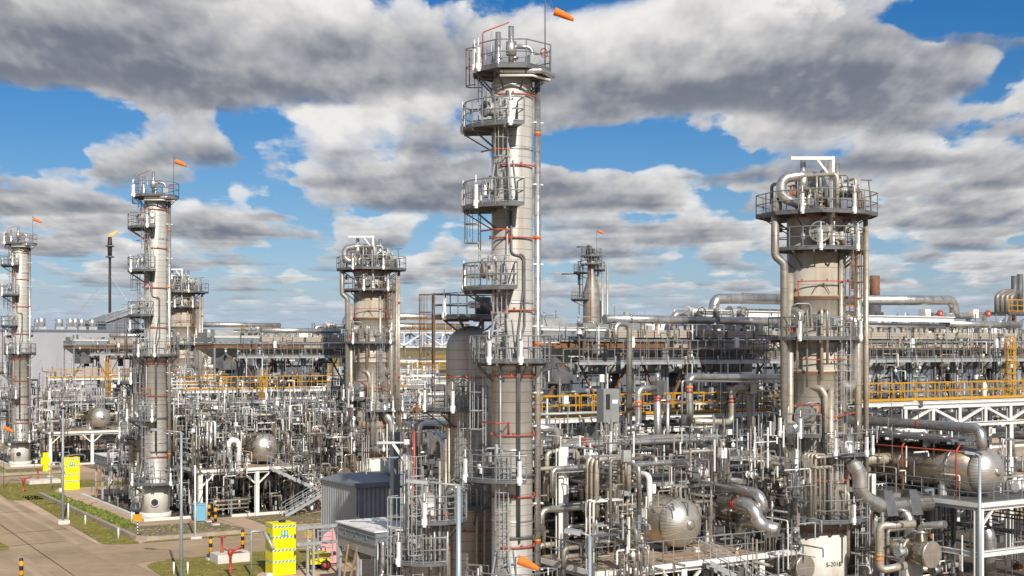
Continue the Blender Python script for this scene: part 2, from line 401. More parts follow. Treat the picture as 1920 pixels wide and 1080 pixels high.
# ------------------------------------------------------------------ the slim column (built once, three stand in the row)
def slim_column():
    o = (0, 0); r = .93
    t = thing('slim_column', 'tallest slim clad column, reaching almost to the top edge of the photo', 'column', (0, 0, 0))
    MB().lathe([(1.34, 0), (1.34, .55), (1.20, .56)], 8, caps=True).build('plinth', 'whitekerb', t)
    MB().lathe([(1.12, .55), (1.10, 2.2), (1.04, 2.9)], 36).build('skirt', 'skirt', t)
    sh = MB().lathe([(1.0, 2.85), (1.0, 3.0), (r, 3.1), (r, 13.05), (r+.03, 13.06), (r+.03, 13.3), (r, 13.31), (r, 26.0), (r*.8, 26.35), (.3, 26.5)], 40).build('shell', 'clad', t)
    for z in (6.2, 9.4, 16.0, 22.9, 25.75): MB().lathe([(r+.004, z), (r+.03, z+.01), (r+.03, z+.07), (r+.004, z+.08)], 40, caps=False).build('stiffener_band', 'silver', sh)
    # round hole of the skirt
    d = az(282); MB().cyl((d[0]*1.0, d[1]*1.0, 1.45), (d[0]*1.32, d[1]*1.32, 1.45), .34, 22).build('access_pipe', 'white', t)
    MB().cyl((d[0]*1.322, d[1]*1.322, 1.45), (d[0]*1.326, d[1]*1.326, 1.45), .29, 22).build('opening', 'black', t)
    # platforms
    platform(t, o, r, 2.2, 150, 284, 23.9, lights=(175, 268))
    platform(t, o, r, 2.2, 150, 284, 20.35, lights=(172, 225))
    platform(t, o, r, 2.2, 150, 276, 16.7, lights=(168,))
    platform(t, o, r, 1.75, 0, 360, 13.45, lights=(236, 282))
    platform(t, o, r, 2.25, 150, 286, 8.2, lights=(205, 278))
    platform(t, o, 1.0, 2.1, 165, 345, 3.0, lights=(226, 318))
    sq = [az(a, 1.85) for a in (20, 70, 110, 160, 200, 250, 290, 340)]
    platform(t, o, r, 1.8, 0, 360, 26.5, lights=(205, 216), sq=sq)
    def lad(a, z0, z1, st=False, rr=r+.28):
        ld = MB().ladder(o, a, rr, z0, z1, cage=False).build('ladder', 'galv', t)
        c = MB(); c.ladder(o, a, rr, z0, z1, cage=True)
        keep = MB(); keep.ladder(o, a, rr, z0, z1, cage=False); k, f = len(keep.v), len(keep.f)
        c.v = c.v[k:]; c.f = [[i-k for i in q] for q in c.f[f:]]; c.uv = c.uv[f:]; c.sm = c.sm[f:]
        c.build('ladder_cage', 'rust' if st == 'rust' else 'galv', ld)
    lad(160, 23.9, 27.5, 'rust', 1.55); lad(252, 20.35, 24.9); lad(170, 16.7, 21.3, False, 1.5); lad(250, 13.45, 17.6); lad(165, 8.2, 14.4, False, 1.3); lad(253, 3.0, 9.3)
    for a, z, rr in ((252, 22.0, r), (250, 14.9, r), (253, 4.6, r)): stand(t, o, a, rr, z-1.5)
    for z, a0, a1 in ((25.35, 196, 350), (22.2, 236, 352), (18.95, 190, 350), (15.7, 200, 352), (12.75, 186, 352), (10.1, 200, 350), (7.35, 190, 352), (5.1, 240, 350)): ring(t, o, r, z, a0, a1)
    for z in (22.5, 18.95, 10.4): # stub that steps out past the ladder cage
        a = az(248, r+.9); b = az(206, r+.6); MB().tube([(*b, z+.3), (*a, z+.3), (*az(262, r+.55), z+.3), (*az(262, r+.12), z+.3), (*az(262, r+.1), z-.25)], .036, 6, .1).build('sprinkler_branch', 'redpipe', t)
    # risers and conduits
    for a, rr, rad, z0, mat in ((353, 1.17, .14, 1.0, 'silver'), (8, 1.12, .085, 3.2, 'dullpipe')):
        q = az(a, rr); p = MB().tube([(*q, z0), (*q, 26.1)], rad, 12).build('riser_pipe', mat, t)
        if mat == 'silver':
            for z in (5.2, 14.1, 18.9, 23.6):
                MB().lathe([(rad+.006, z), (rad+.006, z+.10)], 12, (q[0], q[1], 0), caps=False).build('colour_band', 'red', p); MB().lathe([(rad+.008, z+.10), (rad+.008, z+.18)], 12, (q[0], q[1], 0), caps=False).build('colour_band', 'yellow', p)
            for z in (4, 7, 10.5, 12, 15, 17.8, 21.4, 24.2): MB().cbox((q[0], q[1], z), .5, .16, .06).build('pipe_clamp', 'whiteclean', p)
    q = az(284, r+.08); q2 = az(300, r+.08)
    MB().tube([(*az(268, r+.08), 20.1), (*az(268, r+.08), 18.2), (*q2, 18.1), (*q2, 16.6), (*q, 14.5), (*q, 5.6)], .05, 6, .25).build('cable_conduit', 'darkgalv', t)
    MB().tube([(*az(290, r+.09), 18.2), (*az(303, r+.09), 18.1), (*az(303, r+.09), 15.0), (*az(289, r+.08), 14.2), (*az(289, r+.08), 5.3)], .05, 6, .2).build('cable_conduit', 'darkgalv', t)
    for a, z0, z1 in ((258, 13.4, 20.2), (262, 20.3, 23.8), (240, 8.2, 13.2)): MB().tube([(*az(a, r+.1), z0), (*az(a, r+.1), z1)], .045, 6).build('cable_conduit', 'galv', t)
    for z in (5.5, 8.25): MB().sector(o, r+.02, r+.14, 262, 350, z, z+.07, 10).build('cable_tray', 'darkgalv', t)
    manway(t, o, 205, r, 24.75, .36, .5, 'clad'); manway(t, o, 218, r, 14.15, .42, .75, 'head'); manway(t, o, 196, r, 17.5, .34, .5, 'clad'); manway(t, o, 250, r, 3.9, .32, .4); manway(t, o, 200, r, 21.2, .3, .5); manway(t, o, 212, r, 9.0, .34, .5)
    # white oval plate
    pl = MB(); d = az(271); T = (-d[1], d[0]); cx, cy = d[0]*(r+.06), d[1]*(r+.06); poly = []
    for i in range(20):
        a = 2*math.pi*i/20; poly.append((.19*math.cos(a), .10*(1 if math.sin(a) > 0 else -1)+.19*math.sin(a)))
    k = len(pl.v); pl.v += [(cx+T[0]*x, cy+T[1]*x, 25.0+y) for x, y in poly] + [(cx+d[0]*.04+T[0]*x, cy+d[1]*.04+T[1]*x, 25.0+y) for x, y in poly]
    for i in range(20): pl.face([k+i, k+(i+1) % 20, k+20+(i+1) % 20, k+20+i])
    pl.face([k+i for i in range(20)][::-1]); pl.face([k+20+i for i in range(20)]); p = pl.build('number_plate', 'whiteclean', t)
    MB().cyl((cx+d[0]*.03, cy+d[1]*.03, 25.1), (cx+d[0]*.05, cy+d[1]*.05, 25.1), .045, 12).build('sight_hole', 'black', p)
    # head gear
    m = MB().tube([(*az(266, .55), 26.5), (*az(266, .55), 28.45)], .13, 14); v = m.build('vent_pipe', 'silver', t)
    MB().lathe([(.13, 27.1), (.24, 27.15), (.24, 27.75), (.13, 27.8)], 14, (*az(266, .55), 0)).build('silencer', 'silver', v)
    MB().tube([(*az(270, .55), 27.55), (*az(335, 1.0), 27.55), (*az(335, 1.0), 26.5)], .105, 12, .25).build('vent_branch', 'silver', t)
    MB().tube([(*az(245, 1.45), 28.0), (*az(245, 1.45), 26.28), (*az(312, 1.95), 26.28), (*az(352, 1.85), 26.28)], .12, 12, .15).build('overhead_pipe', 'silver', t)
    MB().tube([(*az(250, 1.55), 26.05), (*az(300, 1.75), 26.05), (*az(345, 1.8), 26.05), (*az(353, 1.2), 26.05)], .06, 8, .1).build('overhead_pipe', 'white', t)
    MB().tube([(*az(200, 1.4), 26.5), (*az(200, 1.4), 28.2), (*az(262, .9), 28.55)], .028, 6, .1).build('davit', 'redpipe', t)
    for a, rr, h in ((225, 1.3, 1.5), (232, 1.2, 1.25), (215, 1.1, 1.7), (238, .9, 1.45), (190, 1.2, 1.0)): MB().tube([(*az(a, rr), 26.5), (*az(a, rr), 26.5+h)], .035, 6).build('instrument_line', 'galv', t)
    MB().cbox((*az(330, 1.05), 26.85), .42, .35, .6).build('junction_box', 'galv', t)
    MB().lathe([(.05, 26.5), (.16, 26.55), (.16, 26.75), (.08, 26.8), (.08, 27.0), (.2, 27.02), (.2, 27.1)], 10, (*az(285, .4), 0)).build('valve', 'head', t)
    MB().lathe([(.05, 26.5), (.12, 26.55), (.12, 27.0), (.06, 27.05)], 10, (*az(210, .9), 0)).build('valve', 'head', t)
    w = MB(); c = az(338, 1.55); w.tube([(c[0]+.2*math.cos(R(a)), c[1], 27.25+.2*math.sin(R(a))) for a in range(0, 360, 30)], .02, 4, closed=True); w.tube([(c[0]-.2, c[1], 27.25), (c[0]+.2, c[1], 27.25)], .02, 4).build('handwheel', 'red', t)
    for i in range(26):      # small fittings that crowd the ladder side
        a = rng.uniform(195, 262); z = rng.choice((3.1, 8.3, 13.5, 16.8, 20.4, 24.0))+rng.uniform(.2, 1.3); q = az(a, r+rng.uniform(.15, .8))
        MB().cbox((*q, z), .12, .12, rng.uniform(.15, .5)).build('instrument', rng.choice(('whiteclean', 'galv', 'galv', 'darkgalv')), t)
    return t
def windsock(base, z, side=1, name='windsock', lab='', dr=(.93, -.25), length=.95, wide=.2, mast=None, gap=.5, drop=.1):
    """mast with a cloth cone; z = top of the mast"""
    t = thing('windsock', lab, 'windsock', base)
    b = Vector(base)
    MB().tube([b, (b[0], b[1], z)], .028, 6).build('mast', 'darkgalv', t)
    D = Vector((*az(0 if side > 0 else 180), 0)); D.z = -.33; D.normalize()
    m0 = Vector((b[0], b[1], z-drop)) + Vector((*az(0), 0))*gap*side
    MB().tube([(b[0], b[1], z-.02), m0+Vector((0, 0, .12)), m0+Vector((0, 0, wide))], .012, 4).build('swing_arm', 'darkgalv', t)
    c = MB(); n = 14; x = D.cross(Vector((0, 0, 1))).normalized(); y = x.cross(D)
    prof = [(0, wide), (.12, wide*1.0), (.3, wide*.9), (.42, wide*.93), (.6, wide*.74), (.78, wide*.66), (.9, wide*.5), (1.0, wide*.46)]; NR = 2*len(prof)-1
    for inner in (0, 1):
        for l, rr in (prof if not inner else prof[::-1]):
            rr = rr*(1+.0)-.012*inner
            for j in range(n): c.v.append(tuple(m0 + D*(l*length) - Vector((0, 0, .10*l*l)) + (x*math.cos(2*math.pi*j/n) + y*math.sin(2*math.pi*j/n)*.9)*rr*(1+.11*l*math.sin(j*2.7+l*9))))
    for i in range(NR):
        for j in range(n): c.face([i*n+j, i*n+(j+1) % n, (i+1)*n+(j+1) % n, (i+1)*n+j], None, True)
    for j in range(n): c.face([NR*n+j, NR*n+(j+1) % n, (j+1) % n, j])
    c.build('sock', 'orange', t)
    return t

# ------------------------------------------------------------------ domed vessel behind it
def domed_vessel():
    o = (.78, 5.1); r = 1.22
    t = thing('domed_vessel', 'domed grey vessel with a railed platform on top, half hidden behind the tallest column', 'vessel', (*o, 0))
    MB().lathe([(1.5, 0), (1.5, .5)], 8, (*o, 0)).build('plinth', 'whitekerb', t)
    MB().lathe([(1.36, .5), (1.36, 2.4)], 32, (*o, 0)).build('skirt', 'skirt', t)
    MB().lathe([(r, 2.4), (r, 14.0)] + [(r*math.cos(R(a)), 14.0+1.1*math.sin(R(a))) for a in (15, 30, 45, 60, 75, 86)], 40, (*o, 0)).build('shell', 'clad', t)
    sq = [(o[0]+x, o[1]+y) for x, y in ((-1.45, -1.3), (1.4, -1.3), (1.4, 1.2), (-1.45, 1.2))]
    platform(t, o, .4, 1.5, 0, 360, 15.55, sq=sq, lights=(215,))
    for x, y in ((-1.5, 1.1), (1.3, 1.1)): MB().beam((o[0]+x, o[1]+y, 13.2), (o[0]+x, o[1]+y, 15.4), .12).build('support_post', 'darkgalv', t)
    m = MB().ladder(o, 197, 1.9, 11.1, 16.7).build('ladder', 'rust', t)
    MB().ladder(o, 262, r+.25, 6.4, 12.1).build('ladder', 'galv', t); MB().ladder(o, 200, r+.25, 2.0, 7.5).build('ladder', 'galv', t)
    platform(t, o, r, 2.3, 172, 292, 11.1, lights=(200, 250)); platform(t, o, r, 2.3, 172, 300, 6.45, lights=(205, 262))
    ring(t, o, r, 10.2, 205, 300); ring(t, o, r, 5.2, 205, 310); ring(t, o, r, 12.6, 205, 320)
    for a in (210, 222, 284, 300): MB().tube([(*(o[0]+az(a, r+.16)[0], o[1]+az(a, r+.16)[1]), 2.0), (*(o[0]+az(a, r+.16)[0], o[1]+az(a, r+.16)[1]), rng.uniform(9, 15))], .07, 8).build('riser_pipe', 'tan', t)
    MB().cyl((o[0]-.6, o[1]-.9, 16.1), (o[0]-.1, o[1]-.9, 16.1), .17, 12).build('valve', 'whiteclean', t); MB().cyl((o[0]+.5, o[1]-.3, 15.5), (o[0]+.5, o[1]-.3, 16.5), .4, 16).build('nozzle', 'darkgalv', t)
    manway(t, o, 240, r, 12.0); manway(t, o, 236, r, 7.2, .36)
    return t

# ------------------------------------------------------------------ the wide column
def wide_column():
    o = (20.0, 1.07); r = 1.56
    t = thing('wide_column', 'broad stained column with a crown of bent silver pipes, beside the large drum', 'column', (*o, 0))
    P = lambda a, rr, z: (o[0]+az(a, rr)[0], o[1]+az(a, rr)[1], z)
    MB().lathe([(1.9, 0), (1.9, .4)], 12, (*o, 0)).build('plinth', 'whitekerb', t)
    MB().lathe([(1.62, .4), (1.62, 4.2)], 44, (*o, 0)).build('skirt', 'skirt', t)
    sh = MB().lathe([(1.60, 4.2), (1.60, 8.0), (r+.05, 9.2), (r+.05, 12.6), (r+.12, 12.62), (r+.12, 12.85), (r, 12.87), (r, 16.6), (r+.10, 16.62), (r+.10, 16.8), (r, 16.82), (r, 21.0)]+[(r*math.cos(R(a)), 21.0+.75*math.sin(R(a))) for a in (20, 45, 70, 85)], 48, (*o, 0)).build('shell', 'cladwide', t)
    for z in (12.65, 16.65): MB().lathe([(r+.125, z), (r+.135, z+.01), (r+.135, z+.12), (r+.125, z+.13)], 48, (*o, 0), caps=False).build('flange_band', 'rust', sh)
    sq = [P(a, 3.05 if i % 2 else 3.2, 0)[:2] for i, a in enumerate((12, 52, 90, 132, 172, 214, 262, 310, 345))]
    platform(t, o, r, 2.9, 0, 360, 21.2, sq=sq, lights=(243, 298), brk=10)
    platform(t, o, r, 2.55, 190, 395, 19.3, lights=(205, 262, 312), brk=8)
    platform(t, o, r, 2.55, 175, 372, 14.55, lights=(238, 318), brk=8)
    platform(t, o, r, 2.75, 185, 262, 9.45, lights=(215, 240), brk=4)
    platform(t, o, r, 2.9, 268, 372, 8.45, lights=(276, 318, 350), brk=5)
    platform(t, o, 1.6, 2.75, 182, 362, 4.95, lights=(200, 244, 300), brk=8)
    for a, z0, z1, rr in ((312, 19.3, 22.2, 2.1), (318, 14.55, 20.3, r+.55), (246, 8.4, 10.5, r+.3), (300, 9.0, 15.5, r+.3), (285, 4.95, 9.4, r+.4), (330, .4, 5.9, 2.2)):
        MB().ladder(o, a, rr, z0, z1).build('ladder', 'rust' if z0 > 14 else 'galv', t)
    manway(t, o, 262, r, 20.15, .56, .5); manway(t, o, 222, r, 15.65, .52, .6); manway(t, o, 240, r, 10.4, .55, .6); manway(t, o, 244, 1.6, 5.95, .52, .55)
    for z, a0, a1 in ((17.55, 226, 322), (13.4, 232, 342), (11.0, 205, 262), (20.95, 210, 330), (7.0, 196, 322), (4.35, 214, 340)): ring(t, o, r+.25, z, a0, a1)
    for pts in ([P(228, r+.35, 17.55), P(228, r+.35, 16.6)], [P(322, r+.35, 17.6), P(322, r+.35, 16.8)], [P(262, r+.4, 11.0), P(262, r+.4, 10.4), P(290, r+.5, 10.4), P(330, r+.7, 10.6)], [P(330, r+.7, 10.7), P(330, r+.7, 4.6)]): MB().tube(pts, .04, 6, .1).build('sprinkler_branch', 'redpipe', t)
    # big pipes of the crown
    def bp(pts, rad, mat='silver', fil=None, n=16, name='overhead_pipe'): return MB().tube(pts, rad, n, fil or rad*1.8, steps=6).build(name, mat, t)
    bp([P(232, 1.75, 21.6), P(214, 2.65, 22.0), P(214, 2.65, 23.0), P(232, 1.9, 23.15), P(258, 1.1, 23.15), P(290, .55, 23.15), P(290, .55, 21.7)], .27)
    bp([P(206, 2.75, 22.0), P(206, 2.75, 18.9), P(212, 2.35, 18.5), P(212, 2.35, 3.0)], .21, 'dullpipe')
    bp([P(236, 1.2, 22.5), P(270, 1.1, 22.45), P(318, 1.7, 22.4), P(330, 2.2, 22.4)], .26)
    bp([P(250, .9, 22.0), P(290, 1.2, 22.9), P(250, .3, 23.1), P(120, 1.1, 23.0)], .25)
    for a, rr, zt in ((234, 1.75, 24.05), (296, .75, 23.95), (318, 1.25, 23.9)):
        v = MB().tube([P(a, rr, 21.2), P(a, rr, zt)], .15, 16).build('vent_pipe', 'silver', t); q = P(a, rr, 0)
        MB().lathe([(.15, zt-1.7), (.27, zt-1.65), (.27, zt-.85), (.15, zt-.8)], 16, (q[0], q[1], 0)).build('silencer', 'silver', v)
    # white lifting gallows
    g = az(281, 2.0); b = (o[0]+g[0], o[1]+g[1])
    e = Q(1474, 295, d=68)
    tp = Q(1550, 293, d=68)
    MB().beam((b[0], b[1], 19.4), (b[0], b[1], 24.1), .19).beam((b[0], b[1], 24.0), (b[0]+az(180, 2.2)[0], b[1]+az(180, 2.2)[1], 24.0), .17).beam((b[0], b[1], 22.9), (b[0]+az(180, .8)[0], b[1]+az(180, .8)[1], 23.95), .11).build('lifting_gallows', 'white', t)
    # risers either side
    for a, rr, rad, z0, z1, mat in ((216, 2.05, .17, 2.5, 18.0, 'tan'), (331, 2.25, .17, 7.0, 19.6, 'tan'), (337, 2.65, .12, 7.2, 20.5, 'tan'), (341, 2.3, .10, 6.2, 20.0, 'dullpipe'), (352, 2.6, .13, 6.0, 21.0, 'tan'), (305, 1.72, .12, 9.3, 19.0, 'tan'), (222, 1.9, .30, 3.2, 9.4, 'silver'), (268, 1.95, .14, 5.2, 9.2, 'silver'), (280, 1.9, .15, 4.8, 11.9, 'tan')):
        q = MB().tube([P(a, rr, z0), P(a, rr, z1)], rad, 12).build('riser_pipe', mat, t)
        for z in (z0+(z1-z0)*.35, z0+(z1-z0)*.8):
            if a in (216, 352): MB().lathe([(rad+.008, z), (rad+.008, z+.22)], 12, (*P(a, rr, 0)[:2], 0), caps=False).build('colour_band', 'red', q)
    bp([P(331, 1.3, 15.6), P(336, 2.1, 15.5), P(336, 2.1, 11.9), P(331, 1.2, 11.9)], .38, 'silver', .8)
    bp([P(236, 1.4, 11.9), P(265, 1.75, 11.9), P(272, 1.8, 11.5), P(272, 1.8, 9.2)], .15, 'tan')
    bp([P(228, 1.5, 9.9), P(222, 2.15, 9.9), P(222, 2.15, 8.9)], .33, 'silver', .6)
    ar = MB().tube([P(250, r+.12, 16.9), P(256, r+.12, 17.25), P(264, r+.12, 17.4), P(274, r+.12, 17.3), P(282, r+.12, 16.9)], .02, 5); ar.build('cable_conduit', 'darkgalv', t)
    for a, z in ((262, 15.6), (292, 15.4)): MB().cbox(P(a, r+.03, z), .42, .42, .42).build('sign_plate', 'galv', t)
    MB().tube([P(340, 2.9, 21.2), P(338, 2.75, 23.0)], .035, 6).tube([P(320, 2.6, 22.9), P(352, 2.9, 23.05)], .03, 6).build('antenna', 'darkgalv', t)
    for i in range(16):
        a = rng.uniform(185, 350); rr = rng.uniform(.9, 2.6); z1 = rng.uniform(21.9, 23.3); a2 = a+rng.uniform(15, 60)*rng.choice((-1, 1)); r2 = rng.uniform(.6, 2.5); m_ = rng.uniform(.05, .12)
        MB().tube([P(a, rr, 21.2), P(a, rr, z1), P(a2, r2, z1), P(a2, r2, z1-rng.uniform(.4, 1.2))], m_, 8, m_*2, steps=3).build('overhead_pipe', rng.choice(('silver', 'tan', 'dullpipe', 'galv')), t)
    for i in range(10):
        a = rng.uniform(200, 345); z0 = rng.choice((19.4, 14.6, 9.5, 5.0)); m_ = rng.uniform(.05, .11); rr = rng.uniform(1.8, 2.4)
        MB().tube([P(a, 1.6, z0+1.4), P(a, rr, z0+1.4), P(a, rr, z0-rng.uniform(1, 3.5))], m_, 8, m_*2, steps=3).build('branch_pipe', rng.choice(('silver', 'tan', 'dullpipe')), t)
    for i in range(46):
        z = rng.choice((5.0, 8.5, 9.5, 14.6, 19.35, 19.35, 21.25, 21.25, 21.25))+rng.uniform(.1, 1.1); a = rng.uniform(200, 345); q = P(a, rng.uniform(r+.25, 2.5) if z < 21 else rng.uniform(.9, 2.7), z)
        if i % 3 == 0: MB().lathe([(.05, -.25), (.13, -.2), (.13, .1), (.05, .12), (.05, .3), (.16, .31), (.16, .35)], 10, q).build('valve', rng.choice(('head', 'rust', 'galv')), t)
        elif i % 3 == 1: MB().cbox(q, .16, .16, rng.uniform(.2, .6)).build('instrument', rng.choice(('whiteclean', 'galv', 'darkgalv')), t)
        else: MB().tube([q, (q[0], q[1], q[2]+rng.uniform(.5, 1.3))], .05, 6).build('instrument_line', rng.choice(('tan', 'silver', 'galv')), t)
    return t

# ------------------------------------------------------------------ horizontal drums, exchangers
def dome(r, n=9, k=.78, cap=True):      # profile of a dished end, from the rim to the crown
    return [(r*math.cos(R(90*i/n)), k*r*math.sin(R(90*i/n))) for i in range(n+1)][:-1] + [(r*.10, k*r)]
def head_mat():
    m, nt, b = new_mat('gored_head'); N, L = nt.nodes, nt.links
    uv = N.new('ShaderNodeUVMap'); s = N.new('ShaderNodeSeparateXYZ'); L.new(uv.outputs[0], s.inputs[0])
    a = N.new('ShaderNodeMath'); a.operation = 'MULTIPLY'; a.inputs[1].default_value = 44; L.new(s.outputs[1], a.inputs[0])
    f = N.new('ShaderNodeMath'); f.operation = 'FRACT'; L.new(a.outputs[0], f.inputs[0])
    g = N.new('ShaderNodeMath'); g.operation = 'LESS_THAN'; g.inputs[1].default_value = .11; L.new(f.outputs[0], g.inputs[0])
    wn = N.new('ShaderNodeTexWhiteNoise'); wn.noise_dimensions = '1D'; fl = N.new('ShaderNodeMath'); fl.operation = 'FLOOR'; L.new(a.outputs[0], fl.inputs[0]); L.new(fl.outputs[0], wn.inputs['W'])
    c1 = N.new('ShaderNodeMix'); c1.data_type = 'RGBA'; L.new(wn.outputs['Value'], c1.inputs[0]); c1.inputs[6].default_value = (.60, .57, .51, 1); c1.inputs[7].default_value = (.70, .665, .60, 1)
    c2 = N.new('ShaderNodeMix'); c2.data_type = 'RGBA'; L.new(g.outputs[0], c2.inputs[0]); L.new(c1.outputs[2], c2.inputs[6]); c2.inputs[7].default_value = (.20, .18, .15, 1)
    L.new(c2.outputs[2], b.inputs['Base Color']); b.inputs['Metallic'].default_value = .75; b.inputs['Roughness'].default_value = .36
    return m
M['gored'] = head_mat()
def drum(lab, v, u0, u1, z, r, label_group=None, sprinklers=False):
    t = thing('horizontal_drum', lab, 'drum', (v, (u0+u1)/2, z-r))
    MB().lathe([(r, u0+r*.3), (r, u1-r*.3)], 40, (v, 0, z), 'y').build('shell', 'drum', t)
    hd = MB().lathe([(q, u0+r*.3-h) for q, h in dome(r)], 44, (v, 0, z), 'y').build('dished_end', 'gored', t)
    MB().lathe([(.24, u0+r*.3-.78*r+.06), (.24, u0+r*.3-.78*r-.03), (.10, u0+r*.3-.78*r-.09)], 20, (v, 0, z), 'y').build('end_cap', 'head', hd)
    MB().lathe([(q, u1-r*.3+h) for q, h in dome(r)], 40, (v, 0, z), 'y').build('dished_end', 'drum', t)
    L = u1-u0
    for f in (.18, .5, .82):
        MB().lathe([(r+.005, u0+L*f), (r+.035, u0+L*f+.02), (r+.035, u0+L*f+.16), (r+.005, u0+L*f+.18)], 40, (v, 0, z), 'y', caps=False).build('strap_band', 'silver', t)
    for f in (.22, .78): MB().prism([(v-r*.85, u0+L*f-.12), (v+r*.85, u0+L*f-.12), (v+r*.85, u0+L*f+.12), (v-r*.85, u0+L*f+.12)], z-r-.75, z-r*.55).build('saddle', 'white', t)
    for f, rr in ((.3, .2), (.45, .14), (.62, .22), (.75, .12)): MB().lathe([(rr, z+r-.1), (rr, z+r+.35), (rr*1.5, z+r+.36), (rr*1.5, z+r+.46)], 16, (v+rng.uniform(-.2, .2), u0+L*f, 0)).build('nozzle', 'silver', t)
    if sprinklers:
        m = MB().tube([(v-r-.35, u0-.4, z+r*.85), (v-r-.35, u1, z+r*.85)], .04, 6); m.build('sprinkler_pipe', 'redpipe', t)
        for f in (.08, .45, .85): MB().tube([(v-r-.36, u0+L*f, z-r-.4), (v-r-.36, u0+L*f, z+r*.85), (v-r-.05, u0+L*f, z+r*.85+.35)], .05, 6, .1).build('sprinkler_pipe', 'redpipe', t)
        MB().tube([(v-r-.7, u0-1.0, z-r-.35), (v+r+.9, u0-1.0, z-r-.35), (v+r+.9, u0+2, z-r-.35)], .045, 6).tube([(v-r-.7, u0-1.0, z-r-.35), (v-r-.7, u1-1, z-r-.35)], .045, 6).build('sprinkler_pipe', 'redpipe', t)
    return t
def exchanger(lab, v, u0, u1, z, r, ped=True, group=None):
    """shell and tube exchanger: flat channel cover at the u0 end"""
    t = thing('heat_exchanger', lab, 'heat exchanger', (v, (u0+u1)/2, 0 if ped else z-r), group)
    MB().lathe([(r*.86, u0+1.6), (r*.86, u1-.2), (r*.6, u1+.1), (r*.2, u1+.2)], 28, (v, 0, z), 'y').build('shell', 'drum', t)
    MB().lathe([(r*.9, u0+1.35), (r*1.02, u0+1.36), (r*1.02, u0+1.58), (r*.9, u0+1.6)], 28, (v, 0, z), 'y').build('girth_flange', 'tan', t)
    MB().lathe([(r*.96, u0+.1), (r*.96, u0+1.36)], 28, (v, 0, z), 'y').build('channel_box', 'drum', t)
    c = MB().lathe([(r*1.0, u0+.12), (r*1.04, u0+.10), (r*1.04, u0), (r*1.0, u0-.02)], 32, (v, 0, z), 'y').build('channel_cover', 'head', t)
    MB().beam((v-r*.98, u0-.025, z), (v+r*.98, u0-.025, z), .012).beam((v, u0-.026, z-r*.98), (v, u0-.026, z+r*.98), .012).build('cover_seam', 'galv', c)
    MB().lathe([(r*.42, z+r*.8), (r*.42, z+r+.35), (r*.55, z+r+.36), (r*.55, z+r+.48), (r*.4, z+r+.49)], 16, (v, u0+.75, 0)).build('nozzle', 'silver', t)
    if ped:
        for f in (.28, .8):
            q = u0+(u1-u0)*f; MB().box(v-r*.75, v+r*.75, q-.25, q+.25, 0, z-r*.7).build('pedestal', 'concrete', t)
    else:
        for f in (.28, .8):
            q = u0+(u1-u0)*f; MB().box(v-r*.75, v+r*.75, q-.12, q+.12, z-r-.02, z-r*.7).build('saddle', 'white', t)
    return t
def stairs(lab, pts, w=.85, mat='galv'):
    """pts: plant points, flights and flat landings in turn"""
    t = thing('steel_stairs', lab, 'stairs', pts[-1])
    for a, b in zip(pts, pts[1:]):
        A, B = Vector(a), Vector(b); d = B-A; h = Vector((d.x, d.y, 0)).normalized(); s = Vector((-h.y, h.x, 0))
        if abs(d.z) < .05:
            MB().beam(A-Vector((0, 0, .05)), B-Vector((0, 0, .05)), w+.1, .08).build('landing', 'grating', t)
        else:
            for q in (-w/2, w/2): MB().beam(A+s*q, B+s*q, .06, .26).build('stringer', mat, t)
            n = int(abs(d.z)/.21)
            for i in range(n):
                p = A.lerp(B, (i+.5)/n); MB().beam(p-s*(w/2-.04), p+s*(w/2-.04), .24, .035).build('tread', 'grating', t)
        for q in (-w/2, w/2):
            m = MB().tube([A+s*q+Vector((0, 0, 1)), B+s*q+Vector((0, 0, 1))], .026, 5).tube([A+s*q+Vector((0, 0, .55)), B+s*q+Vector((0, 0, .55))], .022, 4)
            k = max(2, int(d.length/1.0))
            for i in range(k+1):
                p = A.lerp(B, i/k)+s*q; m.tube([p, p+Vector((0, 0, 1))], .024, 4)
            m.build('handrail', 'galv', t)
    return t

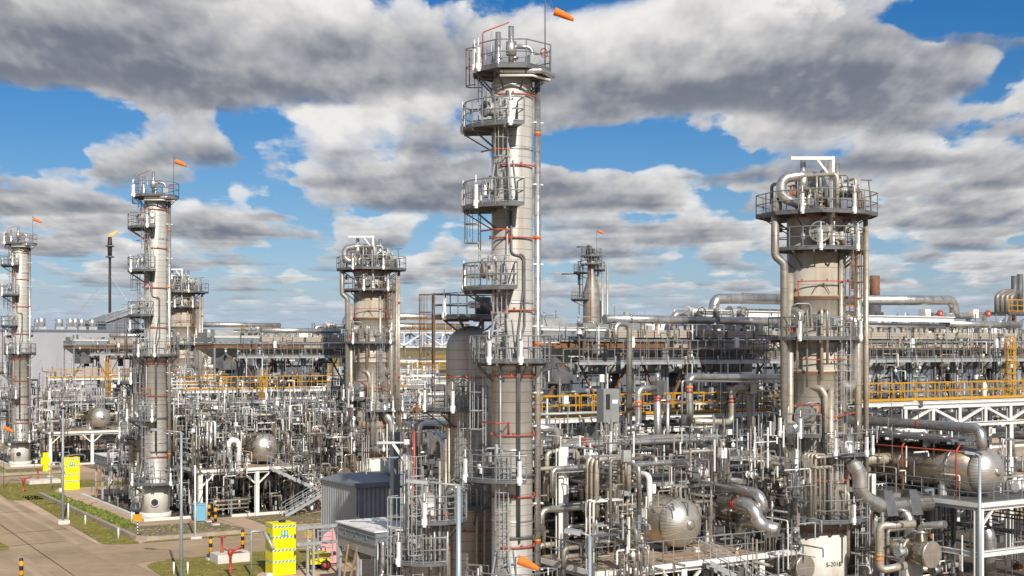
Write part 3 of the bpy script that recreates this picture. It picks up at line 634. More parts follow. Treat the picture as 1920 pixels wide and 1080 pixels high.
# ------------------------------------------------------------------ deck frames
def frame(lab, v0, v1, u0, u1, z, nv=2, nu=2, rails=((1, 1, 1, 1)), mat='white', deck='tandeck', post=.32, name='deck_structure', levels=(), brace=True, fascia=True, group=None, railmat='rail'):
    t = thing(name, lab, 'platform', ((v0+v1)/2, (u0+u1)/2, 0), group)
    vs = [v0+(v1-v0)*i/(nv-1) for i in range(nv)]; us = [u0+(u1-u0)*i/(nu-1) for i in range(nu)]
    for a in vs:
        for b in us: MB().ibeam((a, b, 0), (a, b, z-.3), post, post).build('post', mat, t)
    for zz in (z,)+tuple(levels):
        for b in us: MB().ibeam((v0-.1, b, zz-.24), (v1+.1, b, zz-.24), post*.7, .32).build('beam', mat, t)
        for a in vs: MB().ibeam((a, u0, zz-.26), (a, u1, zz-.26), post*.6, .28).build('beam', mat, t)
    if brace:
        for a in vs[:-1]:
            for s in (.25, .75): pass
            q = a + (vs[1]-vs[0])
            MB().beam((a+.15, u0, z-1.3), (a+1.2, u0, z-.35), .12).build('knee_brace', mat, t); MB().beam((q-.15, u0, z-1.3), (q-1.2, u0, z-.35), .12).build('knee_brace', mat, t)
    d = MB().box(v0-.2, v1+.2, u0-.2, u1+.2, z-.06, z).build('deck', deck, t)
    if fascia: MB().box(v0-.23, v1+.23, u0-.26, u0-.205, z-.20, z+.05).box(v0-.26, v0-.205, u0-.2, u1+.2, z-.20, z+.05).build('edge_plate', mat, d)
    m = MB(); e = .15
    sides = [((v0-e, u0-e, z), (v1+e, u0-e, z)), ((v1+e, u0-e, z), (v1+e, u1+e, z)), ((v1+e, u1+e, z), (v0-e, u1+e, z)), ((v0-e, u1+e, z), (v0-e, u0-e, z))]
    for k, s in zip(rails, sides):
        if k:
            m = MB().rail(s, sp=1.25); m.build('railing', railmat, t)
    return t

# ------------------------------------------------------------------ box cooler on legs
def box_cooler():
    t = thing('box_cooler', 'grey box cooler with a flat white top, standing on legs beside the yellow cart', 'air cooler', (1.0, 16.0, 0))
    v0, v1, u0, u1 = -.5, 2.5, 13.2, 18.2
    MB().box(v0, v1, u0, u1, 2.75, 3.35).build('plenum', 'panel', t)
    b = MB()
    for z0, z1, e in ((3.36, 3.5, .08), (3.5, 3.78, 0), (3.78, 3.86, .06), (3.86, 4.06, 0)): b.box(v0-e, v1+e, u0-e, u1+e, z0+.002, z1)
    b.build('side_channel', 'bluegrey', t)
    MB().box(v0-.1, v1+.1, u0-.1, u1+.1, 4.065, 4.14).build('top_cover', 'whiteclean', t)
    MB().lathe([(1.2, 2.2), (1.3, 2.74)], 28, (1.0, 16.9, 0)).build('fan_ring', 'panel', t); MB().lathe([(1.05, 2.2), (1.15, 2.74)], 28, (1.0, 14.4, 0)).build('fan_ring', 'panel', t)
    for a in (v0+.1, v1-.1):
        for c in (u0+.1, u1-.1, (u0+u1)/2): MB().ibeam((a, c, 0), (a, c, 2.74), .16, .16).build('leg', 'galv', t)
    MB().beam((v0-.2, 17.2, .1), (v0-.06, 16.6, 3.1), .09).build('prop', 'timber', t); MB().beam((v0-.3, 16.4, .1), (v0-.06, 15.4, 3.0), .09).build('prop', 'timber', t)
    m = MB()
    for u in (14.2, 15.6, 17.0): m.prism([(v0-.10, u), (v0-.002, u), (v0-.002, u+.06), (v0-.10, u+.06)], 3.52, 3.76)
    m.build('lifting_lug', 'darkgalv', t)
    MB().tube([(v0+.2, u0-.2, 3.6), (v0+.2, u0-.5, 3.6), (v0+.2, u0-.5, 2.0), (v0-.3, u0-.9, 1.4)], .13, 10, .25).build('outlet_pipe', 'silver', t)
    for i in range(6): MB().tube([(v0+.4*i, u0-.25, rng.uniform(.3, 1)), (v0+.4*i, u0-.25, rng.uniform(2.8, 3.7))], .05, 6).build('instrument_line', 'galv', t)
    return t

# ------------------------------------------------------------------ air coolers along the pipe rack
def air_cooler(lab, v0, v1, hopper=True, group=None, rusty=False, header=True):
    u0, u1 = 11.0, 16.6
    t = thing('air_cooler', lab, 'air cooler', ((v0+v1)/2, (u0+u1)/2, 10.2), group)
    n = 2; w = (v1-v0-.1)/n
    if not header:
        MB().box(v0+.1, v1-.1, u0-.2, u0+.40, 14.55, 15.0).build('side_panel', 'bluegrey', t); MB().ibeam((v0, u0-.15, 15.1), (v1, u0-.15, 15.1), .2, .2).build('top_rail', 'white', t)
        MB().box(v0+.3, v0+2.1, u0+.6, u0+1.6, 15.05, 15.75).build('screen_box', 'galv', t)
        k = MB(); k.lathe([(1.25, 12.0), (1.25, 12.7), (.05, 13.6)], 6, (v0+1.5, u0+.9, 0)); k.sm = [False]*len(k.sm); k.build('hood', 'darkgalv', t)
    for i in range(n if header else 0):
        a = v0+.05+w*i
        h = MB()
        for k in range(3): h.box(a+.06, a+w-.06, u0-.25+.006*k, u0+.35, 14.62+.155*k+.002, 14.77+.155*k-.004)
        h.build('header_box', 'header', t)
        for f in (.25, .75): MB().lathe([(.16, 15.08), (.13, 15.2), (.13, 15.42), (.2, 15.44)], 12, (a+w*f, u0+.05, 0)).build('nozzle', 'header', t)
        MB().cbox((a+w*.5, u0+.1, 15.2), .34, .2, .3).build('vent_box', 'galv', t)
    MB().box(v0, v1, u0+.42, u1, 14.58, 15.02).build('tube_bundle', 'panel', t)
    MB().box(v0-.05, v1+.05, u0-.1, u1, 14.38, 14.52).build('side_frame', 'panel', t)
    MB().box(v0, v1, u0+.05, u1, 14.02, 14.36).build('plenum_wall', 'rust' if rusty else 'header', t)
    m = MB()
    if hopper:
        c = (v0+v1)/2; w2 = (v1-v0)/2-.1
        for cv in (c,):
            k = len(m.v); m.v += [(cv-w2, u0+.1, 14.0), (cv+w2, u0+.1, 14.0), (cv+w2, u1-.2, 14.0), (cv-w2, u1-.2, 14.0), (cv-1.25, u0+1.5, 13.15), (cv+1.25, u0+1.5, 13.15), (cv+1.25, u1-1.6, 13.15), (cv-1.25, u1-1.6, 13.15)]
            for q in ((0, 1, 5, 4), (1, 2, 6, 5), (2, 3, 7, 6), (3, 0, 4, 7), (4, 5, 6, 7)): m.face([k+i for i in q])
        m.build('plenum', 'panel', t)
    MB().lathe([(1.55, 12.5), (1.55, 13.05), (1.45, 13.12)], 28, ((v0+v1)/2, u0+2.2, 0)).build('fan_ring', 'panel', t)
    MB().cyl(((v0+v1)/2, u0+2.2, 11.6), ((v0+v1)/2, u0+2.2, 12.5), .35, 14).build('motor', 'darkgalv', t)
    for v in (v0+.1, v1-.1):
        MB().beam((v, u0+.1, 10.2), (v, u0+.1, 14.0), .16).build('leg', 'bluegrey', t); MB().beam((v, u1-.2, 10.2), (v, u1-.2, 14.0), .16).build('leg', 'bluegrey', t)
        MB().beam((v, u0+.08, 10.3), (v+(1.6 if v < (v0+v1)/2 else -1.6), u0+.08, 13.2), .13).build('brace', rng.choice(('darkgalv', 'bluegrey', 'rust')), t)
    MB().box(v0+.2, v1-.2, u0+2.5, u1-.4, 15.04, 15.5).build('louvre_box', rng.choice(('panel', 'whiteclean', 'galv')), t)
    return t
def cooler_walkway(lab, v0, v1):
    t = thing('cooler_walkway', lab, 'walkway', ((v0+v1)/2, 10.3, 13.3))
    d = MB().box(v0, v1, 9.9, 10.85, 13.3, 13.36).build('deck', 'grating', t)
    MB().ibeam((v0, 9.9, 13.18), (v1, 9.9, 13.18), .12, .24).build('edge_beam', 'galv', t)
    MB().rail([(v0, 9.86, 13.36), (v1, 9.86, 13.36)], 1.1, .62).build('railing', 'rail', t)
    m = MB(); v = v0+.3
    while v < v1: m.tube([(v, 9.9, 13.3), (v, 9.9, 14.4)], .035, 4); v += rng.uniform(.5, 1.1)
    m.tube([(v0+.2, 9.9, 13.9), (v1, 9.9, 13.9)], .03, 4); m.build('rusty_railing', 'rust', t)
    v = v0+.6
    while v < v1:
        MB().beam((v, 9.95, 13.05), (v, 10.85, 12.2), .08).build('bracket', 'darkgalv', t); MB().cbox((v, 9.84, 13.35), .10, .05, .4).build('post_plate', 'galv', t); v += 1.9
    for v in (v0+(v1-v0)*.22, v0+(v1-v0)*.7):
        l = MB().cbox((v, 9.8, 14.35), .28, .16, .62).build('light_fitting', 'whiteclean', t); MB().tube([(v, 9.8, 13.3), (v, 9.8, 14.1)], .03, 6).build('light_pole', 'galv', l)
    return t
def valve_set(t0lab, labs, v, mirror=1, u=12.2):
    pass

# ------------------------------------------------------------------ pipe rack with yellow walkway
def pipe_rack(lab, v0, v1, levels=(5.2, 7.6, 9.9), u0=10.0, u1=17.0, sp=5.2, truss=None):
    t = thing('pipe_rack', lab, 'pipe rack', ((v0+v1)/2, (u0+u1)/2, 0))
    n = max(1, round((v1-v0)/sp)); vs = [v0+(v1-v0)*i/n for i in range(n+1)]
    for v in vs:
        for u in (u0, u1): MB().ibeam((v, u, 0), (v, u, levels[-1]-.3), .3, .3).build('post', 'white', t)
        for z in levels: MB().ibeam((v, u0, z-.15), (v, u1, z-.15), .2, .3).build('cross_beam', 'white', t)
    for z in levels:
        for u in (u0, u1): MB().ibeam((v0, u, z-.48), (v1, u, z-.48), .22, .34).build('long_beam', 'white' if u == u0 else 'darkgalv', t)
    for a, b in zip(vs, vs[1:]): MB().beam((a, u1, 1), (b, u1, levels[0]-.7), .12).build('brace', 'white', t)
    return t
def yellow_walkway(lab, v0, v1, u0=8.7, z=10.25):
    t = thing('yellow_walkway', lab, 'walkway', ((v0+v1)/2, u0+.6, z))
    MB().box(v0, v1, u0, u0+1.25, z-.06, z).build('deck', 'grating', t)
    MB().ibeam((v0, u0, z-.2), (v1, u0, z-.2), .14, .26).build('edge_beam', 'white', t)
    MB().box(v0, v1, u0-.03, u0-.012, z+.0, z+.14).build('kick_plate', 'yellow', t)
    for u in (u0, u0+1.25):
        k = max(1, round((v1-v0)/5)); 
        for i in range(k): 
            a, b = v0+(v1-v0)*i/k, v0+(v1-v0)*(i+1)/k
            MB().rail([(a+.06, u, z), (b-.06, u, z)], 1.12, 1.15, .03).build('railing', 'yellow', t)
    v = v0+.4
    while v < v1: MB().beam((v, u0, z-.3), (v, 10.0, z-.9), .1).build('bracket', 'white', t); v += 2.6
    return t
def yellow_ladder(lab, v, u, z0, z1, a=250):
    t = thing('caged_ladder', lab, 'ladder', (v, u, z0))
    MB().ladder((v, u), a, 0, z0, z1, .5, False, rad=.035).build('rail_and_rung_frame', 'yellow', t)
    c = MB(); c.ladder((v, u), a, 0, z0, z1, .5, True, 1.6, .034)
    k0 = MB(); k0.ladder((v, u), a, 0, z0, z1, .5, False, rad=.034); k, f = len(k0.v), len(k0.f)
    c.v = c.v[k:]; c.f = [[i-k for i in q] for q in c.f[f:]]; c.uv = c.uv[f:]; c.sm = c.sm[f:]
    c.build('cage_frame', 'yellow', t)
    return t

# ------------------------------------------------------------------ small things
def pipe(lab, pts, r, mat='silver', fil=None, group=None, name='pipe', bands=(), fl=(), n=None, fl_r=1.3):
    n = n or (14 if r > .2 else 10 if r > .09 else 7)
    o = MB(); o.tube(pts, r, n, fil or r*1.9, steps=6 if r > .15 else 3)
    ob = tag(o.build(name, mat), lab, 'pipe', group)
    b = BASE[ob.name]
    for (i, f, col) in bands:
        a, c = Vector(pts[i]), Vector(pts[i+1]); d = (c-a).normalized(); q = a.lerp(c, f)
        MB().cyl(q-d*.06, q+d*.06, r+.008, n).build('colour_band', col, ob)
    for (i, f) in fl:
        a, c = Vector(pts[i]), Vector(pts[i+1]); d = (c-a).normalized(); q = a.lerp(c, f)
        MB().cyl(q-d*.04, q+d*.04, r*fl_r, n).build('flange', 'galv', ob)
    return ob
def valve(lab, p, r, ax=(1, 0, 0), mat='galv', wheel='red', group=None, up=(0, 0, 1), h=.55):
    t = thing('valve', lab, 'valve', p, group); P, D, U = Vector(p), Vector(ax).normalized(), Vector(up)
    b = MB().cyl(P-D*r*1.6, P-D*r*1.3, r*1.5, 14).cyl(P+D*r*1.3, P+D*r*1.6, r*1.5, 14).cyl(P-D*r*1.3, P+D*r*1.3, r*1.05, 14).cyl(P, P+U*h, r*.55, 10)
    b.build('valve_body', mat, t)
    if wheel:
        c = P+U*h; x = U.cross(Vector((.3, .5, .81))).normalized(); y = U.cross(x); w = MB(); rr = max(.16, r*1.1)
        w.tube([c+x*math.cos(2*math.pi*i/14)*rr+y*math.sin(2*math.pi*i/14)*rr for i in range(14)], .028, 5, closed=True)
        for i in range(3): w.tube([c-(x*math.cos(i*1.05)+y*math.sin(i*1.05))*rr, c+(x*math.cos(i*1.05)+y*math.sin(i*1.05))*rr], .02, 4)
        w.build('handwheel', wheel, t)
    return t
def lamp_post(lab, v, u, z=9.05, base=True, arm=1.6, aa=180, r=.085, group=None):
    t = thing('lamp_post', lab, 'lamp post', (v, u, 0), group); d = az(aa)
    if base: MB().box(v-.45, v+.45, u-.45, u+.45, 0, .3).build('foot_block', 'concrete', t)
    MB().cyl((v, u, .25 if base else 0), (v, u, z), r*1.25, 12, r*.8).build('pole', 'lamp', t)
    a = MB().tube([(v, u, z), (v+d[0]*arm*.75, u+d[1]*arm*.75, z+.10)], .035, 6).build('arm', 'galv', t)
    q0, q1 = Vector((v+d[0]*arm*.7, u+d[1]*arm*.7, z+.08)), Vector((v+d[0]*(arm+.35), u+d[1]*(arm+.35), z+.14))
    MB().beam(q0, q1, .30, .12).build('lamp_head', 'galv', a)
    return t
def bollard(lab, v, u, h=1.25, r=.11, group=None, mat='hazard'):
    t = thing('bollard', lab, 'bollard', (v, u, 0), group)
    MB().box(v-.28, v+.28, u-.28, u+.28, 0, .14).build('foot_block', 'concrete', t)
    MB().lathe([(r, .14), (r, h), (r*.7, h+.06)], 14, (v, u, 0)).build('post', mat, t)
    return t
def hydrant(lab, v, u, z=0, monitor=False, group=None):
    t = thing('fire_hydrant', lab, 'hydrant', (v, u, z), group)
    MB().lathe([(.13, 0), (.13, .08), (.08, .1), (.08, .95), (.12, .97), (.12, 1.05)], 12, (v, u, z)).build('standpipe', 'red', t)
    if monitor:
        MB().lathe([(.07, 0), (.16, .05), (.18, .25), (.1, .4)], 12, (v, u, z+1.05)).build('monitor_body', 'red', t)
        d = az(20); MB().cyl((v, u, z+1.3), (v+d[0]*.75, u+d[1]*.75, z+1.55), .09, 10, .05).build('nozzle', 'red', t)
        MB().tube([(v-d[0]*.4, u-d[1]*.4, z+1.5), (v-d[0]*.1, u-d[1]*.1, z+1.3)], .025, 5).build('handle', 'black', t)
    else:
        d = az(0); MB().cyl((v-d[0]*.24, u-d[1]*.24, z+1.0), (v+d[0]*.24, u+d[1]*.24, z+1.0), .055, 8).build('outlet', 'red', t)
    return t
def sign_post(lab, v, u, h=1.5, group=None):
    t = thing('marker_sign', lab, 'sign', (v, u, 0), group)
    MB().lathe([(.045, 0), (.045, h-.4)], 8, (v, u, 0)).build('post', 'hazardbw', t)
    d = az(268); s = az(178); m = MB(); c = Vector((v, u, h-.15)); m.beam(c-Vector((s[0], s[1], 0))*.33, c+Vector((s[0], s[1], 0))*.33, .05, .52); m.build('sign_panel', 'yellow', t)
    return t
def shower_box(lab, v, u):
    t = thing('safety_shower', lab, 'safety shower', (v, u, 0)); w, dd, h = .75, .62, 3.2
    b = MB().box(v-w, v+w, u-dd, u+dd, .06, h).build('cabinet', 'shower', t)
    MB().box(v-w*.9, v+w*.9, u-dd*.9, u+dd*.9, 0, .055).build('foot', 'concrete', t)
    for z in (.85, 1.55, 2.35, 3.0):
        MB().box(v-w-.006, v+w+.006, u-dd-.012, u-dd-.002, z, z+.12).build('hazard_strip', 'hazardgw', b)
        MB().box(v-w-.012, v-w-.002, u-dd, u+dd, z, z+.12).build('hazard_strip', 'hazardgw', b)
    MB().box(v-w-.02, v+w+.02, u-dd-.02, u+dd+.02, h, h+.05).build('lid', 'shower', b)
    MB().cyl((v+.1, u, h+.05), (v+.1, u, h+.16), .22, 14).build('tank_cap', 'black', b)
    MB().box(v-w+.06, v+w-.06, u-dd-.009, u-dd-.003, .12, .82).build('lower_door', 'shower', b)
    for z in (.4, 1.25, 2.0): MB().box(v-w+.04, v-w+.09, u-dd-.035, u-dd-.003, z, z+.14).build('hinge', 'galv', b)
    MB().tube([(v+w-.14, u-dd-.01, 1.15), (v+w-.14, u-dd-.06, 1.17), (v+w-.14, u-dd-.06, 1.38), (v+w-.14, u-dd-.01, 1.4)], .014, 5).build('handle', 'darkgalv', b)
    s = MB().box(v-.20, v+.24, u-dd-.02, u-dd-.004, 2.45, 2.82).build('shower_sign', 'teal', b)
    for dx in (-.08, .12): MB().box(v+dx-.045, v+dx+.045, u-dd-.032, u-dd-.021, 2.53, 2.74).cyl((v+dx, u-dd-.032, 2.76), (v+dx, u-dd-.021, 2.76), .035, 8).build('pictogram', 'whiteclean', s)
    s2 = MB().box(v-w-.02, v-w-.004, u-.18, u+.18, 2.3, 2.6).build('shower_sign', 'teal', b)
    MB().box(v-w-.5, v-w-.1, u-dd-.3, u-dd+.1, 0, .3).build('valve_box', 'whiteclean', t)
    # feed pipe stand
    MB().tube([(v-1.75, u+.4, 0), (v-1.75, u+.4, 2.75), (v-.95, u+.2, 2.75)], .075, 10, .1).build('feed_pipe', 'galv', t)
    MB().tube([(v-1.0, u+.1, 2.72), (v-.75, u-.75, 1.75)], .1, 8).build('supply_arm', 'galv', t)
    return t

# ================================================================== ground
def gmat(name, cols, scale, rough=.9, det=6, bump=.3, streak=None):
    m, nt, b = new_mat(name); N, L = nt.nodes, nt.links
    tc = N.new('ShaderNodeTexCoord'); n = N.new('ShaderNodeTexNoise'); n.inputs['Scale'].default_value = scale; n.inputs['Detail'].default_value = det; n.inputs['Roughness'].default_value = .65; L.new(tc.outputs['Object'], n.inputs['Vector'])
    r = N.new('ShaderNodeValToRGB'); L.new(n.outputs['Fac'], r.inputs[0]); e = r.color_ramp.elements
    for i, (p, c) in enumerate(cols):
        q = e[i] if i < 2 else e.new(p); q.position = p; q.color = c+(1,)
    c = r.outputs[0]
    n2 = N.new('ShaderNodeTexNoise'); n2.inputs['Scale'].default_value = scale*.13; n2.inputs['Detail'].default_value = 4; L.new(tc.outputs['Object'], n2.inputs['Vector'])
    x = N.new('ShaderNodeMix'); x.data_type = 'RGBA'; x.blend_type = 'MULTIPLY'; x.inputs[0].default_value = 1; L.new(c, x.inputs[6])
    mr = N.new('ShaderNodeMapRange'); L.new(n2.outputs['Fac'], mr.inputs[0]); mr.inputs[1].default_value = .3; mr.inputs[2].default_value = .7; mr.inputs[3].default_value = .78; mr.inputs[4].default_value = 1.16
    L.new(mr.outputs[0], x.inputs[7]); c = x.outputs[2]
    if streak:
        mp = N.new('ShaderNodeMapping'); mp.inputs['Scale'].default_value = streak[0]; L.new(tc.outputs['Object'], mp.inputs[0])
        n3 = N.new('ShaderNodeTexNoise'); n3.inputs['Scale'].default_value = 1; n3.inputs['Detail'].default_value = 4; L.new(mp.outputs[0], n3.inputs['Vector'])
        mr2 = N.new('ShaderNodeMapRange'); L.new(n3.outputs['Fac'], mr2.inputs[0]); mr2.inputs[1].default_value = .52; mr2.inputs[2].default_value = .72; mr2.inputs[3].default_value = 0; mr2.inputs[4].default_value = streak[2]
        y = N.new('ShaderNodeMix'); y.data_type = 'RGBA'; L.new(mr2.outputs[0], y.inputs[0]); L.new(c, y.inputs[6]); y.inputs[7].default_value = streak[1]+(1,); c = y.outputs[2]
    L.new(c, b.inputs['Base Color']); b.inputs['Roughness'].default_value = rough; b.inputs['Specular IOR Level'].default_value = .25
    bp = N.new('ShaderNodeBump'); bp.inputs['Strength'].default_value = bump; bp.inputs['Distance'].default_value = .05; L.new(n.outputs['Fac'], bp.inputs['Height']); L.new(bp.outputs[0], b.inputs['Normal'])
    return m
M['field'] = gmat('dry_field', [(.3, (.15, .12, .055)), (.7, (.33, .26, .13)), (.5, (.23, .185, .08))], .02)
M['apron'] = gmat('concrete_apron', [(.3, (.47, .335, .23)), (.7, (.60, .45, .325))], .6, streak=((.05, .9, 1), (.33, .24, .17), .5))
M['road'] = gmat('asphalt_road', [(.3, (.34, .25, .158)), (.7, (.425, .325, .215))], 1.3, streak=((.75, .03, 1), (.60, .45, .31), .9))
M['roadx'] = gmat('asphalt_cross', [(.3, (.35, .257, .163)), (.7, (.435, .333, .22))], 1.3, streak=((.03, .6, 1), (.50, .365, .25), .6))
M['grass'] = gmat('grass_sheet', [(.28, (.13, .145, .025)), (.72, (.36, .25, .11)), (.5, (.23, .20, .045))], .9, bump=.8)
M['grassgrey'] = gmat('gravelly_grass', [(.3, (.11, .105, .045)), (.7, (.30, .25, .19)), (.5, (.20, .17, .10))], 1.6, bump=.8)
M['blade'] = pmat('grass_blades', (.20, .20, .035), 0, .7, .5, .5, bump=0)
M['bladeb'] = pmat('lush_blades', (.135, .185, .025), 0, .7, .35, .7, bump=0)
M['bladed'] = pmat('dry_blades', (.33, .27, .13), 0, .8, .4, .6, bump=0)
def sheet(name, poly, z, mat, kind='structure'):
    m = MB(); m.v = [(p[0], p[1], z) for p in poly]; m.face(list(range(len(poly)))); o = m.build(name, mat); o['kind'] = kind; return o
def rnd(poly, r=1.2, n=6):
    out = []; k = len(poly)
    for i in range(k):
        a, b, c = [Vector(p) for p in (poly[i-1], poly[i], poly[(i+1) % k])]
        t = min(r, (a-b).length*.45, (c-b).length*.45); p, q = b+(a-b).normalized()*t, b+(c-b).normalized()*t
        for j in range(n+1):
            s = j/n; out.append(tuple(p*(1-s)**2 + b*2*s*(1-s) + q*s*s))
    return out
g = MB(); g.lathe([(1, -.01), (9000, -.01)], 64, (0, 0, 0), caps=False); g.build('ground', 'field')['kind'] = 'structure'
sheet('yard_apron', [(-60, -60), (150, -60), (150, 260), (-60, 260)], .005, 'apron')
sheet('road', [(-13.2, -60), (-7.6, -60), (-7.6, 230), (-13.2, 230)], .016, 'road')
sheet('road', [(-45, 10), (-13.1, 10), (-13.1, 45), (-45, 45)], .0165, 'road')
for k in range(3): sheet('cross_road', rnd([(-9.0, 33.5+56*k), (-6.2, 35+56*k), (60, 35+56*k), (60, 42.8+56*k), (-6.2, 42.8+56*k), (-9.0, 45.5+56*k)], 2.5), .024, 'roadx')
GR = []
for k in range(3):
    U = 56*k
    GR.append(('grass', rnd([(-8.0, 18.5+U), (-2.6, 18.5+U), (-2.6, 27.5+U), (5.8, 27.5+U), (4.6, 34.7+U), (-7.2, 34.7+U)], 2.6), 'blade', 60))
    GR.append(('grassgrey', rnd([(-4.5, 44.0+U), (2.6, 44.0+U), (4.2, 46+U), (3.4, 51.6+U), (-4.5, 51.6+U)], 1.2), 'bladed', 70))
    GR.append(('grass', rnd([(-4.45, 51.7+U), (-2.5, 51.7+U), (-2.3, 60+U), (-3.0, 78+U), (-4.45, 78+U)], .5), 'bladeb', 170))
    GR.append(('grass', rnd([(-7.3, 43.6+U), (-5.8, 42.9+U), (-4.85, 42.9+U), (-4.85, 78.2+U), (-6.3, 78.2+U)], .7), 'blade', 70))
    GR.append(('grass', [(-4.85, 42.95+U), (3.6, 42.95+U), (2.8, 43.6+U), (-4.0, 43.6+U)], 'blade', 60))
    GR.append(('grassgrey', rnd([(6.2, 47.0+U), (13.2, 46.0+U), (15.5, 52.6+U), (6.4, 52.8+U)], .6), 'bladed', 50))
sheet('grass_verge', rnd([(-15.5, 44.6), (-13.3, 44.6), (-13.3, 50.5), (-15.5, 52)], 1), .03, 'grass')
def inside(p, poly):
    c = False; j = len(poly)-1
    for i in range(len(poly)):
        if (poly[i][1] > p[1]) != (poly[j][1] > p[1]) and p[0] < (poly[j][0]-poly[i][0])*(p[1]-poly[i][1])/(poly[j][1]-poly[i][1])+poly[i][0]: c = not c
        j = i
    return c
tuft = {'blade': MB(), 'bladeb': MB(), 'bladed': MB()}
for mat, poly, bl, dens in GR:
    sheet('grass_verge', poly, .034, mat)
    xs = [p[0] for p in poly]; ys = [p[1] for p in poly]; area = (max(xs)-min(xs))*(max(ys)-min(ys))
    if min(ys) > 110: continue
    for i in range(int(area*dens*.22)):
        p = (rng.uniform(min(xs), max(xs)), rng.uniform(min(ys), max(ys)))
        if not inside(p, poly): continue
        h = rng.uniform(.03, .09)*(2.2 if bl == 'bladeb' else 1); b = bl if rng.random() < .8 else rng.choice(('blade', 'bladed'))
        m = tuft[b]; a = rng.uniform(0, 6.28); w = rng.uniform(.05, .12)*(1.5 if bl == 'bladeb' else 1)
        k = len(m.v); x, y = math.cos(a)*w, math.sin(a)*w
        m.v += [(p[0]-x, p[1]-y, .02), (p[0]+x, p[1]+y, .02), (p[0]+x*.6+rng.uniform(-.08, .08), p[1]+y*.6+rng.uniform(-.08, .08), h), (p[0]-x*.5+rng.uniform(-.08, .08), p[1]-y*.5, h*.85)]
        m.face([k, k+1, k+2, k+3])
for b, m in tuft.items(): tag(m.build('grass', b), 'short rough grass on the verges beside the road', 'grass', kind='stuff')
def kerb(path, w, h, mat, name='kerb', z=0):
    m = MB()
    m.v = []
    P = [Vector((p[0], p[1], 0)) for p in path]
    for i, p in enumerate(P):
        d = (P[min(i+1, len(P)-1)]-P[max(i-1, 0)]).normalized(); n = Vector((-d.y, d.x, 0))*w/2
        for q, zz in ((p-n, z), (p+n, z), (p+n, z+h), (p-n, z+h)): m.v.append((q.x, q.y, zz))
    for i in range(len(P)-1):
        for j in range(4): m.face([i*4+j, i*4+(j+1) % 4, i*4+4+(j+1) % 4, i*4+4+j])
    m.face([3, 2, 1, 0]); k = 4*(len(P)-1); m.face([k, k+1, k+2, k+3])
    m.build(name, mat)['kind'] = 'structure'
for k in range(2):
    U = 56*k
    kerb([(-4.65, 78.3+U), (-4.65, 46+U), (-4.5, 44.9+U), (-4.0, 44.1+U), (-3.2, 43.8+U), (3.0, 43.75+U)], .34, .3, 'kerb')
    kerb([(-1.25, 76+U), (-1.25, 54.45+U), (3.6, 54.45+U)], .28, .22, 'whitekerb', 'plinth_kerb')
    kerb([(5.6, 53.6+U), (10.8, 53.6+U)], .3, .2, 'whitekerb', 'plinth_kerb')
M['slab'] = gmat('shade_toned_slab', [(.3, (.07, .06, .05)), (.7, (.16, .135, .11))], .5)  # shade among the pipework painted as a dark floor tone
for k in range(3): sheet('plant_shade_slab', [(-.9, -14 if k == 0 else 54.6), (60, -14 if k == 0 else 54.6), (60, 23), (-.9, 19.5)] if k == 0 else [(-.9, 56*k-1.2), (4.2, 56*k-1.2), (4.2, 56*k-2.4), (12.4, 56*k-2.4), (12.4, 56*k+1), (60, 56*k+1), (60, 56*k+23), (-.9, 56*k+19.5)], .014, 'slab')
M['tar'] = pmat('tar_joint', (.075, .06, .05), 0, .8, .3, 1.5, bump=0)
for pl in ([(-14.5, 52.6), (-7.7, 53.4), (-7.7, 53.48), (-14.5, 52.7)], [(-20, 46.0), (-9.2, 46.6), (-9.2, 46.68), (-20, 46.1)], [(-13, 66), (-7.7, 66.3), (-7.7, 66.37), (-13, 66.08)], [(4, 35.2), (4.06, 35.2), (4.3, 42.7), (4.24, 42.7)], [(-12.1, 30), (-12.03, 30), (-11.3, 80), (-11.38, 80)], [(1.3, 45.0), (3.0, 45.0), (3.0, 45.06), (1.3, 45.06)]): sheet('tar_joint', pl, .031, 'tar')
for x in range(7): sheet('slab_joint', [(-2.4, 56.5+3.2*x), (-1.42, 56.5+3.2*x), (-1.42, 56.55+3.2*x), (-2.4, 56.55+3.2*x)], .013, 'tar')
for x in range(6): sheet('slab_joint', [(4.2+2.6*x, 42.9), (4.25+2.6*x, 42.9), (4.25+2.6*x, 53.2), (4.2+2.6*x, 53.2)], .013, 'tar')
# low far ridge
hm = MB()
for i in range(121):
    a = R(-60 + i); h = 30 + 10*math.sin(i*.31) + 7*math.sin(i*.83+1) + 5*math.sin(i*1.9); x, y = math.sin(a)*6500, math.cos(a)*6500
    q = ((x*CT+(y-58.4)*ST), (-x*ST+(y-58.4)*CT)); x2, y2 = x*1.1, y*1.1; q2 = ((x2*CT+(y2-58.4)*ST), (-x2*ST+(y2-58.4)*CT))
    hm.v += [(q[0], q[1], -2), (q[0]*1.0, q[1]*1.0, h*.7), (q2[0], q2[1], h)]
    if i: b = len(hm.v)-6; hm.face([b, b+3, b+4, b+1]); hm.face([b+1, b+4, b+5, b+2])
M['ridge'] = gmat('far_ridge', [(.3, (.06, .07, .05)), (.7, (.14, .125, .08))], .004)
hm.build('hills', 'ridge')['kind'] = 'structure'

